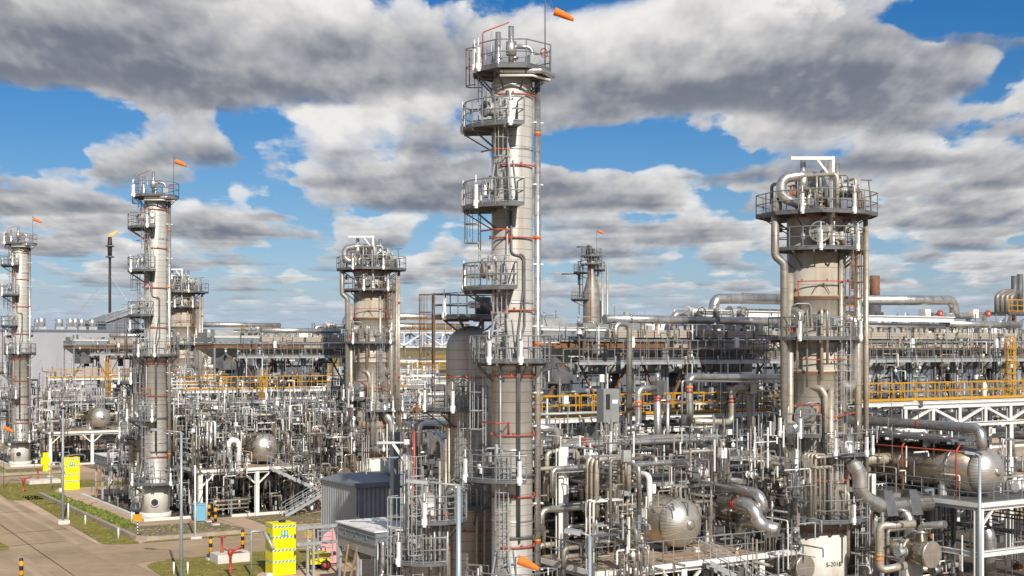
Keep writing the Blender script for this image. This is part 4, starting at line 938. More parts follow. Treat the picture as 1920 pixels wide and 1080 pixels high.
# ================================================================== background
va, vb = Q(-70, 650, u=162)[0], Q(330, 650, u=162)[0]; ua, zr = 162, 16.6
t = thing('process_hall', 'long pale grey flat-roofed hall with round roof vents behind the far columns', 'building', ((va+vb)/2, 180, 0))
MB().box(va, vb, ua, 205, 0, zr).build('wall', 'bldg', t)
MB().box(va-.2, vb+.2, ua-.15, ua+.4, zr+.01, zr+.35).build('parapet', 'bldgdark', t)
for px in (300,): pass
for i in range(5): MB().box(va+(vb-va)*(i+.3)/5, va+(vb-va)*(i+.3)/5+.12, ua-.03, ua-.01, 0, zr-.2).build('panel_joint', 'galv', t)
MB().box(va, vb, ua-.03, ua-.01, 9.4, 9.5).build('panel_joint', 'galv', t)
MB().rail([(va, ua+.5, zr+.3), (vb, ua+.5, zr+.3)], 1.1, 2.5, .035).build('roof_railing', 'galv', t)
for px, u, h in ((71, 172, 2.4), (78, 168, 2.6), (111, 167, 2.3), (132, 166, 2.3), (132, 176, 3.0), (153, 167, 2.3), (173, 167, 2.3), (141, 176, 3.0)):
    q = Q(px, 610, u=u); h *= .62; v = MB().lathe([(.5, zr+.9), (.62, zr+.95), (.62, zr+.9+h*.8), (.56, zr+.95+h*.8)], 18, (q[0], u, 0)).build('roof_vent', 'silver', t); MB().box(q[0]-.6, q[0]+.6, u-.6, u+.6, zr, zr+.9).build('vent_base', 'galv', v)
a, b = Q(199, 600, u=178)[0], Q(262, 600, u=178)[0]
t = thing('gabled_house', 'dark blue-grey gabled house on the roofline beside the flare stack', 'building', ((a+b)/2, 184, 0))
m = MB(); k = len(m.v); ym = 186
m.v += [(a, 178, 0), (b, 178, 0), (b, 196, 0), (a, 196, 0), (a, 178, 18.6), (b, 178, 20.6), (b, 196, 20.6), (a, 196, 18.6)]
for q in ((0, 1, 5, 4), (1, 2, 6, 5), (2, 3, 7, 6), (3, 0, 4, 7)): m.face([k+i for i in q])
m.build('wall', 'bldgdark', t)
m = MB(); m.hexa([(a-.3, 177.6, 18.45), (b+.3, 177.6, 20.6), (b+.3, 196.4, 20.6), (a-.3, 196.4, 18.45), (a-.3, 177.6, 18.75), (b+.3, 177.6, 20.95), (b+.3, 196.4, 20.95), (a-.3, 196.4, 18.75)]); m.build('roof', 'panel', t)
MB().rail([(a, 178, 18.75), (b, 178, 20.9), (b, 190, 20.9)], 1.1, 1.4, .035).build('roof_railing', 'galv', t)
# flare
f = Q(206, 650, d=420); t = thing('flare_stack', 'thin black flare stack with an orange flame at its tip, far beyond the columns', 'flare stack', (f[0], f[1], 0))
MB().lathe([(.5, 0), (.45, 30), (.42, 44)], 14, (f[0], f[1], 0)).build('stack', 'black', t)
MB().lathe([(.42, 44), (.7, 44.3), (.75, 48), (.6, 50.3)], 14, (f[0], f[1], 0)).build('tip', 'black', t)
for z in (22, 43.5, 47): MB().lathe([(.4, z), (1.4, z+.1), (1.4, z+.5), (.4, z+.6)], 12, (f[0], f[1], 0)).build('platform', 'darkgalv', t)
for da, zz in ((195, 38), (215, 38), (340, 38), (200, 24), (330, 24)): q = az(da, 30); MB().tube([(f[0], f[1], zz), (f[0]+q[0], f[1]+q[1], 0)], .05, 4).build('guy_wire', 'galv', t)
m = MB(); n = 10; D = Vector((*az(0), 0))
for i in range(9):
    s = i/8; c = Vector((f[0], f[1], 50.3))+D*(2.7*s**1.2)+Vector((0, 0, 2.3*s)); r = (.3+.55*math.sin(math.pi*min(1, s*1.15)))*(1-.35*s)*(1+.2*math.sin(i*2.3)) if i < 8 else .05
    for j in range(n): m.v.append((c.x+r*math.cos(2*math.pi*j/n)*(1+.38*math.sin(j*3+i*1.7)), c.y+r*math.sin(2*math.pi*j/n), c.z+r*(.5+.3*math.sin(j*5.1+i))*math.sin(2*math.pi*j/n+1)))
for i in range(8):
    for j in range(n): m.face([i*n+j, i*n+(j+1) % n, (i+1)*n+(j+1) % n, (i+1)*n+j], None, True)
m.build('flame', 'flame', t)
# far column with a bottle shoulder
f = Q(1109, 650, d=190); o = (f[0], f[1]); t = thing('bottle_column', 'distant dark column with a tapering shoulder, seen against the sky between the two large columns', 'column', (*o, 0))
MB().lathe([(1.25, 0), (1.25, 22.2), (.64, 24.4), (.60, 24.6), (.60, 27.6), (.4, 28.0)], 26, (*o, 0)).build('shell', 'dullpipe', t)
platform(t, o, .7, 2.6, 130, 230, 25.2); platform(t, o, 1.3, 3.0, 130, 250, 21.2); platform(t, o, .6, 1.5, 0, 360, 27.6, brk=4); platform(t, o, .62, 1.6, 150, 400, 26.4, brk=4); platform(t, o, .7, 2.0, -60, 60, 25.6)
for a, rr, z0, z1 in ((20, 1.4, 8, 21), (0, .95, 21, 28), (340, 1.7, 4, 27), (8, 2.4, 6, 26.5)): MB().tube([(o[0]+az(a, rr)[0], o[1]+az(a, rr)[1], z0), (o[0]+az(a, rr)[0], o[1]+az(a, rr)[1], z1)], .16, 8).build('riser_pipe', 'tan', t)
MB().tube([(o[0]+az(262, 1.35)[0], o[1]+az(262, 1.35)[1], 8), (o[0]+az(262, 1.35)[0], o[1]+az(262, 1.35)[1], 21), (o[0]+az(262, .8)[0], o[1]+az(262, .8)[1], 24), (o[0]+az(262, .8)[0], o[1]+az(262, .8)[1], 27)], .055, 6).build('sprinkler_pipe', 'redpipe', t)
for z, r1 in ((29.0, 1.0), (25.0, 3.2)):
    q = az(180, r1*.45+.3); q2 = az(180, r1+1.2); MB().tube([(o[0]+q[0], o[1]+q[1], z-3.5 if r1 > 2 else z-1.4), (o[0]+q[0], o[1]+q[1], z), (o[0]+q2[0], o[1]+q2[1], z-.05)], .11, 6).build('davit', 'darkgalv', t)
for i in range(9): MB().cbox((o[0]+rng.uniform(-.8, .8), o[1]+rng.uniform(-.8, .8), rng.uniform(27.8, 28.8)), .3, .3, .9).build('instrument', 'darkgalv', t)
MB().ladder(o, 182, 1.3, 21.3, 26.3, rad=.05).build('ladder', 'darkgalv', t)
q = az(8, .8); windsock((o[0]+q[0], o[1]+q[1], 27.6), 31.4, lab='small red windsock on the mast of the distant dark column', length=.8, wide=.26, gap=.25)
# dark exhaust stack and the far right tower
f = Q(1640, 600, d=112); t = thing('exhaust_stack', 'short sooty exhaust stack behind the large silver pipe beside the broad column', 'stack', (f[0], f[1], 0))
MB().lathe([(.55, 0), (.55, 17.8)], 20, (f[0], f[1], 0)).build('casing', 'darkgalv', t); MB().lathe([(.45, 17.8), (.43, 20.3), (.36, 20.32)], 20, (f[0], f[1], 0)).build('chimney', 'rust', t)
c = Q(1895, 585, d=135); v0, u0 = c[0], c[1]
t = thing('pipe_tower', 'steel tower with orange railings and bent grey pipes at the far right edge', 'tower', (v0, u0, 0))
for a, b in ((-3, -2), (4.5, -2), (-3, 3), (4.5, 3)): MB().ibeam((v0+a, u0+b, 0), (v0+a, u0+b, 17.6), .35, .35).build('post', 'bluegrey', t)
MB().box(v0-3.3, v0+5, u0-2.3, u0+3.3, 17.5, 17.75).build('deck', 'darkgalv', t); MB().rail([(v0-3.3, u0-2.3, 17.75), (v0+5, u0-2.3, 17.75), (v0+5, u0+3, 17.75)], 1.2, 1.4, .05).build('railing', 'yellow', t)
for a, b in (((-3, 17.4), (-6.0, 14)), ((-3, 16), (1, 17.4)), ((1, 17.4), (4.5, 13))): MB().beam((v0+a[0], u0-2, a[1]), (v0+b[0], u0-2, b[1]), .25).build('brace', 'bluegrey', t)
for i, h in enumerate((21.6, 21.8)): MB().cyl((v0+.6+i*.9, u0, 17.7), (v0+.6+i*.9, u0, h), .33, 12).build('vent_pipe', 'darkgalv', t)
for i in range(4): MB().tube([(v0-2.2+i*.75, u0, 17.7), (v0-2.2+i*.75, u0, 19.4), (v0-1.2+i*.75, u0, 19.9), (v0+1.0, u0, 20.0)], .26, 10, .4).build('bent_pipe', 'dullpipe', t)
MB().ladder((v0-2.8, u0-2.4), 262, 0, 12, 17.6, .5, False, rad=.05).build('ladder', 'rust', t)

# machine halls behind the racks
def hall(lab, v0, v1, u0, u1, h):
    t = thing('machine_house', lab, 'building', ((v0+v1)/2, (u0+u1)/2, 0))
    MB().box(v0, v1, u0, u1, 0, h).build('wall', 'bldgdark' if h > 9 else 'panel', t); MB().box(v0-.3, v1+.3, u0-.3, u1+.3, h+.005, h+.35).build('roof', 'roofgrey', t)
    v = v0+1
    while v < v1-3:
        m = MB()
        for i in range(7): m.box(v, v+2.2, u0-.12, u0-.01, h-3.4+i*.4, h-3.15+i*.4)
        m.build('louvre_grille', 'galv', t); v += 4.5
    for i in range(3): MB().lathe([(.5, h+.3), (.5, h+1.1), (.7, h+1.15), (.7, h+1.35), (.2, h+1.5)], 14, (v0+(v1-v0)*(i+.5)/3, (u0+u1)/2, 0)).build('roof_vent', 'galv', t)
hall('dark machine house behind the near pipe rack, between the tallest and the broad column', 19, 27, 23, 31, 12.4)
hall('dark machine house behind the near pipe rack at the right edge', 29.5, 62, 24, 33, 12.6)
hall('dark machine house behind the pipe rack of the second train', 17, 25, 79, 87, 12.2)
hall('low grey machine house beyond the middle broad column', 31, 62, 88, 97, 7.6)
hall('grey machine house behind the far pipe rack', 17, 25, 135, 143, 8.8)

# the rest of the works, far off: racks, vessels and sheds nobody could count
fr = random.Random(3); fm = {}
def fk(x): return fm.setdefault(x, MB())
for i in range(620):
    v, u = fr.uniform(20, 230), fr.uniform(95, 330); q = fr.random()
    x, y, dd_ = proj(v, u, 5)
    if x < 250 or x > 2000: continue
    h = fr.uniform(3, 11.5); w = fr.uniform(.3, 1.4); mt = fr.choice(('galv', 'white', 'silver', 'darkgalv', 'bluegrey', 'panel', 'tan'))
    if q < .35: fk(mt).cyl((v, u, 0), (v, u, h), w*.5, 8)
    elif q < .6: L_ = fr.uniform(5, 22); fk(mt).beam((v, u, h), (v+L_, u, h), w*.5)
    elif q < .75: fk(mt).cbox((v, u, h*.3), w*4, w*3, h*.6)
    elif q < .9:
        L_ = fr.uniform(6, 16); fk('white').beam((v, u, 0), (v, u, h), .3).beam((v+L_, u, 0), (v+L_, u, h), .3).beam((v, u, h), (v+L_, u, h), .35).beam((v, u, h*.6), (v+L_, u, h*.6), .35)
    else: L_ = fr.uniform(5, 12); fk('yellow').rail([(v, u, h), (v+L_, u, h)], 1.1, 1.5, .06)
big = MB(); nm = list(fm)
for i, x in enumerate(nm): big.merge(fm[x], i)
tag(big.build('distant_works', nm), 'distant racks, vessels and sheds of the works behind the trains', 'works', kind='stuff')

# ================================================================== the trains
sc_ = slim_column(); rep(sc_, ['slim clad column standing on its white plinth beside the blue bin, second tallest of three', 'slim clad column at the far left edge in front of the pale hall'], 'slim columns of the row')
sq = az(357, 1.5)
ws = windsock((*sq, 26.5), 30.3, lab='orange windsock on a thin mast above the tallest column', length=.92, wide=.20, gap=.42, drop=1.05)
for i, (k, lab) in enumerate(((1, 'orange windsock flying from the second slim column'), (2, 'orange windsock flying from the slim column at the far left'))):
    windsock((sq[0], sq[1]+STEP*k, 26.5), 29.8, lab=lab, length=.95, wide=.22, gap=.15, side=1, drop=.4)
dv = domed_vessel(); rep(dv, ['domed grey vessel half hidden behind the second slim column', 'domed grey vessel half hidden behind the slim column at the far left'], 'domed vessels behind the slim columns')
wc = wide_column(); 
rep(wc, ['broad stained column in the middle distance beside the grey shed, crowned with silver pipes', 'broad column peeping out behind the second slim column'], 'broad columns of the row')
# lettering on the skirt of the near one
q = az(291, 1.64); cu = bpy.data.curves.new('lettering', 'FONT'); cu.body = 'S-201B'; cu.size = .34; cu.extrude = .004; cu.align_x = 'CENTER'
lt = bpy.data.objects.new('lettering', cu); COL.objects.link(lt); cu.materials.append(M['black']); lt.parent = wc; KIDS[wc.name].append(lt); lt.location = (q[0], q[1], 2.45); lt.rotation_euler = (R(90), 0, R(291-270)-TH)
D1 = ['silver horizontal drum above the steel stairs of the second train, beside its slim column', 'small silver drum end among pipes in front of the pale hall']
dr = drum('large silver drum with gored round end on the deck between tallest column and broad column', 9.3, -.75, 8.2, 5.5, 1.22); rep(dr, D1, 'drums on the decks')
dk = frame('white steel deck frame carrying the silver drum to the right of the tallest column', 2.9, 12.6, -2.6, 8.2, 4.0, 3, 2, ((1, 1, 1, 1)))
rep(dk, ['white steel deck frame with stairs under the silver drum of the second train', 'white steel deck frame under the small far drum'], 'white deck frames')
d2 = frame('grey grating gallery above the silver drum to the right of the tallest column', 4.6, 12.2, 2.5, 8.0, 7.35, 3, 2, (1, 1, 1, 1), 'galv', 'grating', .2, 'gallery', brace=False, fascia=False)
rep(d2, ['grey grating gallery over the silver drum of the second train', 'grey grating gallery over the small far drum'], 'galleries above the drums')
st = stairs('galvanised steel stairs beneath the silver drum at the bottom edge', [(8.6, -3.2, 4.0), (12.9, -3.2, 1.9), (14.2, -3.2, 1.9), (14.2, -4.4, 1.9), (13.2, -4.4, 1.9), (9.4, -4.4, .05)])
rep(st, ['galvanised steel stairs in two flights below the silver drum of the second train'], 'steel stairs of the decks')
ex = exchanger('silver heat exchanger with a flat round cover in front of the broad column skirt', 15.9, -2.3, 4.0, 2.95, .62, True)
rep(ex, ['silver heat exchanger with a flat round cover near the red fire cabinet', None], 'exchangers at the foot of the broad columns')
ex2 = exchanger('upper tan heat exchanger lying across the rack behind the flat covered one', 14.2, -.5, 4.4, 5.4, .5, False); rep(ex2, ['upper heat exchanger stacked over the one by the red fire cabinet'], 'upper exchangers')
bc = box_cooler(); rep(bc, ['grey box cooler with a white top beside the yellow shower near the second slim column', None], 'box coolers on legs')
sb = shower_box('tall yellow safety shower cabinet with striped bands at the bottom edge', -1.05, 25.6); rep(sb, ['tall yellow safety shower cabinet beside the lamp post at the left'], 'yellow shower cabinets')
# big bent pipe at the foot of the broad column (the same in the second train)
bp_ = [Q(1586, 818, u=-.6), Q(1592, 858, u=-.9), Q(1612, 888, u=-1.2), Q(1613, 930, u=-1.2), Q(1650, 948, u=-1.2), Q(1742, 944, u=-1.2)]
bigp = pipe('thick silver bent pipe dropping beside the broad column at the right', bp_, .41, 'silver', .9, name='bent_pipe', bands=())
for i, f_ in ((4, .12), (4, .62)):
    a, b = Vector(bp_[i]), Vector(bp_[i+1]); d = (b-a).normalized(); c = a.lerp(b, f_); z = Vector((0, 0, 1)); s = d.cross(z)
    m = MB(); m.hexa([c-d*.42-s*.52-z*.52, c+d*.42-s*.52-z*.52, c+d*.42+s*.52-z*.52, c-d*.42+s*.52-z*.52, c-d*.42-s*.25+z*.82, c+d*.2-s*.25+z*.82, c+d*.2+s*.25+z*.82, c-d*.42+s*.25+z*.82]); m.build('valve_cover', 'silver', bigp)
rep(bigp, ['thick silver bent pipe dropping beside the middle broad column'], 'thick bent pipes of the broad columns')
bo = pipe('silver elbow pipe joining the thick bent pipe to the exchanger', [Q(1690, 960, u=-1.0), Q(1704, 968, u=-1.4), Q(1706, 1012, u=-1.6)], .3, 'silver', .5, name='bent_pipe')
# ------------------------------------------------------------------ racks, coolers
W3 = ['near', 'second', 'far']
rk = pipe_rack('white steel pipe rack under the air coolers, from the tallest column to the right edge', 4.0, 56.0)
rk1 = pipe_rack('white steel pipe rack under the air coolers of the second train', 4.0, 50.0)
rk1.location += W(0, STEP)-W(0, 0); BASE[rk1.name] = (0, 0, 0)
yw = yellow_walkway('yellow railed walkway along the rack between the tallest column and the broad column', 5.0, 27.5); rep(yw, ['yellow railed walkway along the rack of the second train', 'yellow railed walkway along the rack of the far train'], 'yellow railed walkways')
yellow_walkway('yellow railed walkway over the white truss at the right edge', 30.0, 57.0, 7.6, 10.62)
# white truss under it
t = thing('white_truss', 'white steel truss girder under the yellow walkway at the right edge', 'truss', (44, 7.6, 9.0))
MB().ibeam((34.2, 7.6, 10.24), (57, 7.6, 10.24), .3, .34).build('top_chord', 'white', t); MB().ibeam((34.2, 7.6, 8.95), (57, 7.6, 8.95), .3, .28).build('bottom_chord', 'white', t)
v = 34.3
i = 0
while v < 56.5:
    MB().ibeam((v, 7.6, 9.09), (v, 7.6, 10.07), .26, .26).build('upright', 'white', t)
    if i % 2 == 0: MB().beam((v+.1, 7.6, 9.12), (v+2.5, 7.6, 10.04), .16).build('diagonal', 'white', t)
    else: MB().beam((v+.1, 7.6, 10.04), (v+2.5, 7.6, 9.12), .16).build('diagonal', 'white', t)
    v += 2.6; i += 1
for v in (34.3, 44.7, 55.1): MB().ibeam((v, 7.6, 0), (v, 7.6, 8.81), .36, .36).build('post', 'white', t)
yl = yellow_ladder('yellow caged ladder up to the coolers at the right edge', *Q(1895, 700, u=8.6)[:2], 9.8, 14.6)
l1 = Q(497, 760, u=6.5+56); yellow_ladder('yellow caged ladder left of the silver drum of the second train', l1[0], l1[1]-0, 7.0, 11.5)
l2 = Q(205, 750, u=6+112); yellow_ladder('yellow caged ladder above the small far drum', l2[0], l2[1], 6.0, 12.5)
vv = 8.6
acs = []
BANK = ('air coolers over the pipe racks')
spots = [(8.6, 'air cooler with dark hoppers at the end of the bank next to the tallest column'), (13.1, 'air cooler behind the tall silver vertical pipe, second from the tallest column'), (17.6, 'air cooler under the single large bent pipe, third from the tallest column'), (22.1, 'air cooler partly shaded by the broad column, on its near side'), (34.2, 'air cooler just beyond the broad column at the right'), (38.7, 'air cooler under the red valve wheel at the right'), (43.2, 'air cooler between the two red valve wheels at the right'), (47.7, 'air cooler at the right edge beside the yellow ladder')]
far = ['air cooler over the rack of the second train, {} from its column side', 'air cooler over the rack of the far train, {} from its column side']
for i, (v0, lab) in enumerate(spots):
    a = air_cooler(lab, v0, v0+4.42, True, BANK, rusty=(i in (0, 1)), header=i != 0)
    if i < 4:
        o_ = ('first', 'second', 'third', 'fourth')[i]; dup(a, 0, STEP, 0, far[0].format(o_), BANK)
        if i < 3: dup(a, 0, STEP*2, 0, far[1].format(o_), BANK)
cw = cooler_walkway('grey railed walkway along the air coolers right of the tallest column', 10.5, 27.0); rep(cw, ['grey railed walkway along the air coolers of the second train', 'grey railed walkway along the air coolers of the far train'], 'grey cooler walkways')
cooler_walkway('grey railed walkway along the air coolers at the right edge', 33.6, 51.5)
# header pipes above the coolers
def hdr(lab, v0, v1, u, z, r, group=None): return pipe(lab, [(v0, u, z), (v1, u, z)], r, 'silver', name='header_pipe', group=group)
h1 = hdr('silver header pipe lying along the cooler tops right of the tallest column', 13.4, 21.6, 11.5, 15.72, .25); rep(h1, ['silver header pipe along the cooler tops of the second train', 'silver header pipe along the cooler tops of the far train'], 'header pipes on the coolers')
hdr('silver header pipe along the cooler tops in the shade of the broad column', 22.0, 28.5, 11.5, 15.72, .25)
hdr('silver header pipe at the right end of the far cooler bank', 43.0, 51.0, 11.5, 15.72, .25); hdr('silver header pipe under the white beam beyond the broad column', 34.0, 42.5, 11.4, 15.5, .24)
bm = MB().ibeam((32.5, 10.9, 16.0), (43.0, 10.9, 16.0), .3, .4); single('long_beam', 'white beam lying over the header pipe beyond the broad column', 'beam', bm, 'whiteclean')
bm = MB().ibeam((21.5, 12.5, 16.2), (29.0, 12.5, 16.2), .3, .4); single('long_beam', 'white beam behind the big silver pipe on the near side of the broad column', 'beam', bm, 'white')
uu = 12.6
bigl = pipe('huge silver pipe bending down onto the coolers between the tallest and the broad column', [Q(1470, 560, u=uu), Q(1338, 560, u=uu), Q(1338, 596, u=uu)], .33, 'silver', .75, name='overhead_pipe'); BASE_ = None
bl2 = pipe('silver valve pipe on the coolers under the huge bent pipe', [Q(1262, 622, u=uu), Q(1262, 588, u=uu), Q(1400, 588, u=uu), Q(1400, 618, u=uu)], .22, 'silver', .5, name='overhead_pipe')
rep(bigl, ['huge silver pipe bending down onto the coolers of the second train'], 'huge bent pipes over the coolers'); rep(bl2, ['silver valve pipe on the coolers of the second train'], 'valve pipes on the coolers')
c = Q(1298, 587, u=uu); MBv = valve('boxed valve with a dark red wheel, the one closer to the tallest column', (c[0], c[1], c[2]), .30, mat='white', wheel='rust', up=(0, -1, 0), h=.9); rep(MBv, ['boxed valve with a dark red wheel on the coolers of the second train'], 'red wheel valves on the coolers')
c = Q(1378, 587, u=uu); valve('boxed valve with a dark red wheel, beside the broad column', (c[0], c[1], c[2]), .30, mat='galv', wheel='rust', up=(0, -1, 0), h=.9)
bigr = pipe('huge silver pipe running right from the broad column and bending down', [Q(1600, 563, u=uu), Q(1788, 563, u=uu), Q(1790, 595, u=uu)], .35, 'silver', .8, name='overhead_pipe')
pipe('silver valve pipe between the two red wheels at the right', [Q(1729, 615, u=uu), Q(1729, 593, u=uu), Q(1845, 592, u=uu), Q(1845, 612, u=uu)], .24, 'silver', .5, name='overhead_pipe')
def red_wheel(lab, px, py, u):
    c = Vector(Q(px, py, u=u)); t = thing('wheel_valve', lab, 'valve wheel', tuple(c)); MB().cyl(c+Vector((0, -.06, 0)), c+Vector((0, .06, 0)), .25, 22).build('wheel_disc', 'red', t); MB().cyl(c+Vector((0, -.1, 0)), c+Vector((0, 1.0, 0)), .09, 10).build('spindle', 'galv', t); MB().cbox((c[0]-.45, c[1]+1.0, c[2]), .6, .6, .65).build('gear_box', 'white', t)
    return t
red_wheel('solid red valve wheel, left one of the pair at the right', 1763, 588, 11.6); red_wheel('solid red valve wheel, right one of the pair at the right', 1853, 588, 11.6)
# pipe bridge with trusses behind
t = thing('pipe_bridge', 'white truss pipe bridge with two silver pipes, hidden mostly behind the broad column', 'pipe bridge', (33, 15, 0))
for u in (14.0, 17.0):
    for z in (14.2, 15.7): MB().ibeam((27.5, u, z), (39, u, z), .26, .26).build('chord', 'white', t)
    for i in range(6):
        v = 27.6+i*2.25; MB().beam((v, u, 14.3), (v, u, 15.6), .16).build('upright', 'white', t)
        if i < 5: MB().beam((v, u, 14.3 if i % 2 else 15.6), (v+2.25, u, 15.6 if i % 2 else 14.3), .14).build('diagonal', 'white', t)
for v in (27.7, 38.8):
    for u in (14.0, 17.0): MB().ibeam((v, u, 0), (v, u, 16.6), .34, .34).build('post', 'white', t)
for u, z, r in ((14.6, 17.3, .36), (15.6, 16.3, .36), (16.4, 16.2, .24)): MB().tube([(26.8, u, z), (38.5, u, z)], r, 16).build('bridge_pipe', 'silver', t)
MB().rail([(30, 13.8, 15.85), (37, 13.8, 15.85)], 1.1, 1.2, .04).build('railing', 'yellow', t)
rep(t, ['white truss pipe bridge with two silver pipes beyond the middle broad column', 'white truss pipe bridge with two silver pipes right of the second slim column'], 'white pipe bridges')
# pipes lying on the racks
NP = 0
rp = random.Random(5)
RG = ['silver pipes lying on the near pipe rack', 'silver pipes lying on the second pipe rack']
for k in (0, 1):
    for z in (5.2, 7.6):
        u = 10.35
        while u < 16.8:
            r = rp.choice((.08, .1, .12, .16, .2, .26)); v1 = (56 if k == 0 else 50)
            a, b = 4+rp.uniform(0, 4), v1-rp.uniform(0, 6)
            pipe('silver pipe lying on the '+('near pipe rack under the yellow walkways' if k == 0 else 'pipe rack of the second train'), [(a, u+r+STEP*k, z+r), (b, u+r+STEP*k, z+r)], r, rp.choice(('silver', 'silver', 'tan', 'dullpipe')), group=RG[k], name='rack_pipe'); u += 2*r+rp.uniform(.12, .5)

# ================================================================== pipes that stand out in the photograph
pipe('tall silver pipe rising past the grey cooler walkway right of the tallest column', [Q(1180, 800, u=8.3), Q(1180, 607, u=8.3), Q(1154, 607, u=8.3), Q(1154, 640, u=8.3)], .17, 'silver', .35, bands=((0, .17, 'red'),))
x = pipe('thick upright silver pipe with red bands rising in front of the yellow walkway', [Q(1233, 880, u=6.5), Q(1233, 716, u=6.5)], .21, 'silver', bands=((0, .82, 'red'), (0, .79, 'red')))
MB().cbox(Q(1233, 727, u=6.5), .5, .5, .75).cyl(Q(1233, 716, u=6.5), Q(1233, 699, u=6.5), .14, 12).build('vent_head', 'silver', x)
pipe('silver elbow pipe branching from the thick upright pipe with red bands', [Q(1228, 728, u=6.5), Q(1197, 728, u=6.5), Q(1197, 800, u=6.5), Q(1170, 806, u=6.5)], .18, 'silver', .36, bands=((1, .35, 'orange'), (1, .46, 'red')))
pipe('slim upright silver pipe standing beside the thick one with red bands', [Q(1252, 880, u=6.3), Q(1252, 738, u=6.3)], .11, 'silver', bands=((0, .9, 'red'),))
x = pipe('thick upright grey pipe in shade left of the broad column', [Q(1408, 900, u=6.5), Q(1408, 720, u=6.5)], .22, 'tan')
MB().cbox(Q(1408, 726, u=6.5), .5, .5, .75).build('vent_head', 'silver', x)
pipe('shaded elbow pipe hooking left from the thick upright grey pipe', [Q(1402, 728, u=6.5), Q(1373, 728, u=6.5), Q(1373, 792, u=6.5), Q(1300, 790, u=6.5)], .2, 'tan', .4, bands=((1, .3, 'red'), (1, .4, 'red')))
pipe('long level silver pipe left of the broad column ending in an elbow with orange bands', [Q(1478, 707, u=5.6), Q(1292, 707, u=5.6), Q(1294, 775, u=5.6), Q(1290, 805, u=6.6)], .20, 'silver', .4, bands=((1, .28, 'orange'), (1, .4, 'red')))
pipe('thin level pipe just below the long silver one left of the broad column', [Q(1478, 717, u=5.3), Q(1279, 714, u=5.3), Q(1279, 800, u=5.3)], .06, 'silver', .12)
pipe('big dark insulated pipe running to the foot of the broad column', [Q(1300, 841, v=16), Q(1480, 873, v=16)], .38, 'dullpipe')
pipe('long tan pipe with an elbow right of the silver drum', [Q(1290, 903, v=13), Q(1425, 926, v=13), Q(1432, 960, v=13.2)], .27, 'silver', .5)
pipe('thick silver bent pipe with a red band right of the silver drum', [Q(1352, 940, v=12.6), Q(1412, 948, v=12.6), Q(1424, 985, v=12.8), Q(1460, 994, v=13.3)], .34, 'silver', .7, bands=((0, .45, 'red'), (0, .5, 'red')))
pipe('silver return bend under the thick bent pipe with a red band', [Q(1440, 985, v=13.4), Q(1392, 975, v=13.4), Q(1386, 1010, v=13.4)], .28, 'silver', .6)
pipe('thin sloping brown pipe above the silver drum', [Q(1074, 838, v=9), Q(1230, 857, v=9), Q(1230, 885, v=9)], .10, 'tan', .2)
pipe('capped level pipe, left one of the pair beside the tallest column', [Q(1012, 825, v=4.6), Q(1052, 834, v=4.6)], .2, 'tan'); pipe('capped level pipe, right one of the pair beside the tallest column', [Q(1030, 824, v=5.1), Q(1066, 832, v=5.1)], .19, 'tan')
pipe('white upright standpipe right of the tallest column', [Q(1057, 838, d=62), Q(1057, 1075, d=62)], .23, 'white', name='standpipe')
pipe('bright silver pipe running out from the tallest column and bending down', [Q(1005, 803, u=2.5), Q(1045, 803, u=2.5), Q(1045, 850, u=2.5)], .2, 'silver', .4)
pipe('level grey pipe with a red band above the big drum at the right', [Q(1596, 787, v=29), Q(1838, 803, v=29), Q(1842, 845, v=29)], .28, 'silver', .55, bands=((0, .55, 'red'),))
pipe('upright tan pipe with orange bands by the exchanger at the bottom right', [Q(1716, 982, d=66), Q(1649, 986, d=66), Q(1649, 1070, d=66), Q(1700, 1060, d=66)], .2, 'tan', .3, bands=((1, .65, 'yellow'), (1, .75, 'orange')))
pipe('short silver elbow on top of the exchanger at the bottom right', [Q(1727, 1015, v=24), Q(1727, 987, v=24), Q(1772, 983, v=24)], .2, 'silver', .4)
c = Q(1748, 1040, v=24); exchanger('large silver heat exchanger with flat round cover at the bottom right', c[0], c[1], c[1]+5.5, c[2], .70)
# second drum and its tall frame at the right edge
dd = Q(1862, 884, v=30); drum('large tan silver drum with red sprinkler pipes at the right edge', 30, dd[1]+.3, dd[1]+10.8, dd[2], 1.32, sprinklers=True)
frame('tall white steel frame holding up the large drum at the right edge', 27.3, 36.5, -3.7, 9.0, 5.62, 2, 2, (1, 1, 0, 1), 'white', 'grating', .38, levels=(3.1,))
pipe('dark silver elbow pipe dropping inside the tall white frame at the right edge', [Q(1840, 985, v=31), Q(1853, 1000, v=31), Q(1855, 1080, v=31)], .38, 'silver', .5, name='bent_pipe')
# the roof slab above that drum
single('canopy', 'dark flat canopy over the large drum at the right edge', 'canopy', MB().box(28.4, 31.6, -1, 7.5, 8.72, 8.86), 'darkgalv')
# short vessel nearest the viewer
o = Q(803, 950, d=57)[:2]; t = thing('short_vessel', 'short shaded vessel with caged ladders and red rings, left of the domed vessel', 'vessel', (*o, 0))
MB().lathe([(.90, 0), (.90, 6.6), (.82, 7.1), (.5, 7.5), (.1, 7.6)], 30, (*o, 0)).build('shell', 'clad', t)
MB().ladder(o, 252, 1.2, 3.0, 8.9).build('ladder', 'galv', t); MB().ladder(o, 205, 1.2, 2.0, 7.2).build('ladder', 'galv', t)
platform(t, o, .9, 1.75, 165, 300, 4.75, lights=(228,)); platform(t, o, .9, 1.7, 250, 400, 6.5, lights=(268,))
ring(t, o, .95, 6.7, 190, 330); ring(t, o, .95, 5.2, 200, 340)
MB().tube([(o[0]+az(240, 1.1)[0], o[1]+az(240, 1.1)[1], 6.7), (o[0]+az(240, 1.1)[0], o[1]+az(240, 1.1)[1], 10.4)], .05, 6).build('sprinkler_pipe', 'redpipe', t)
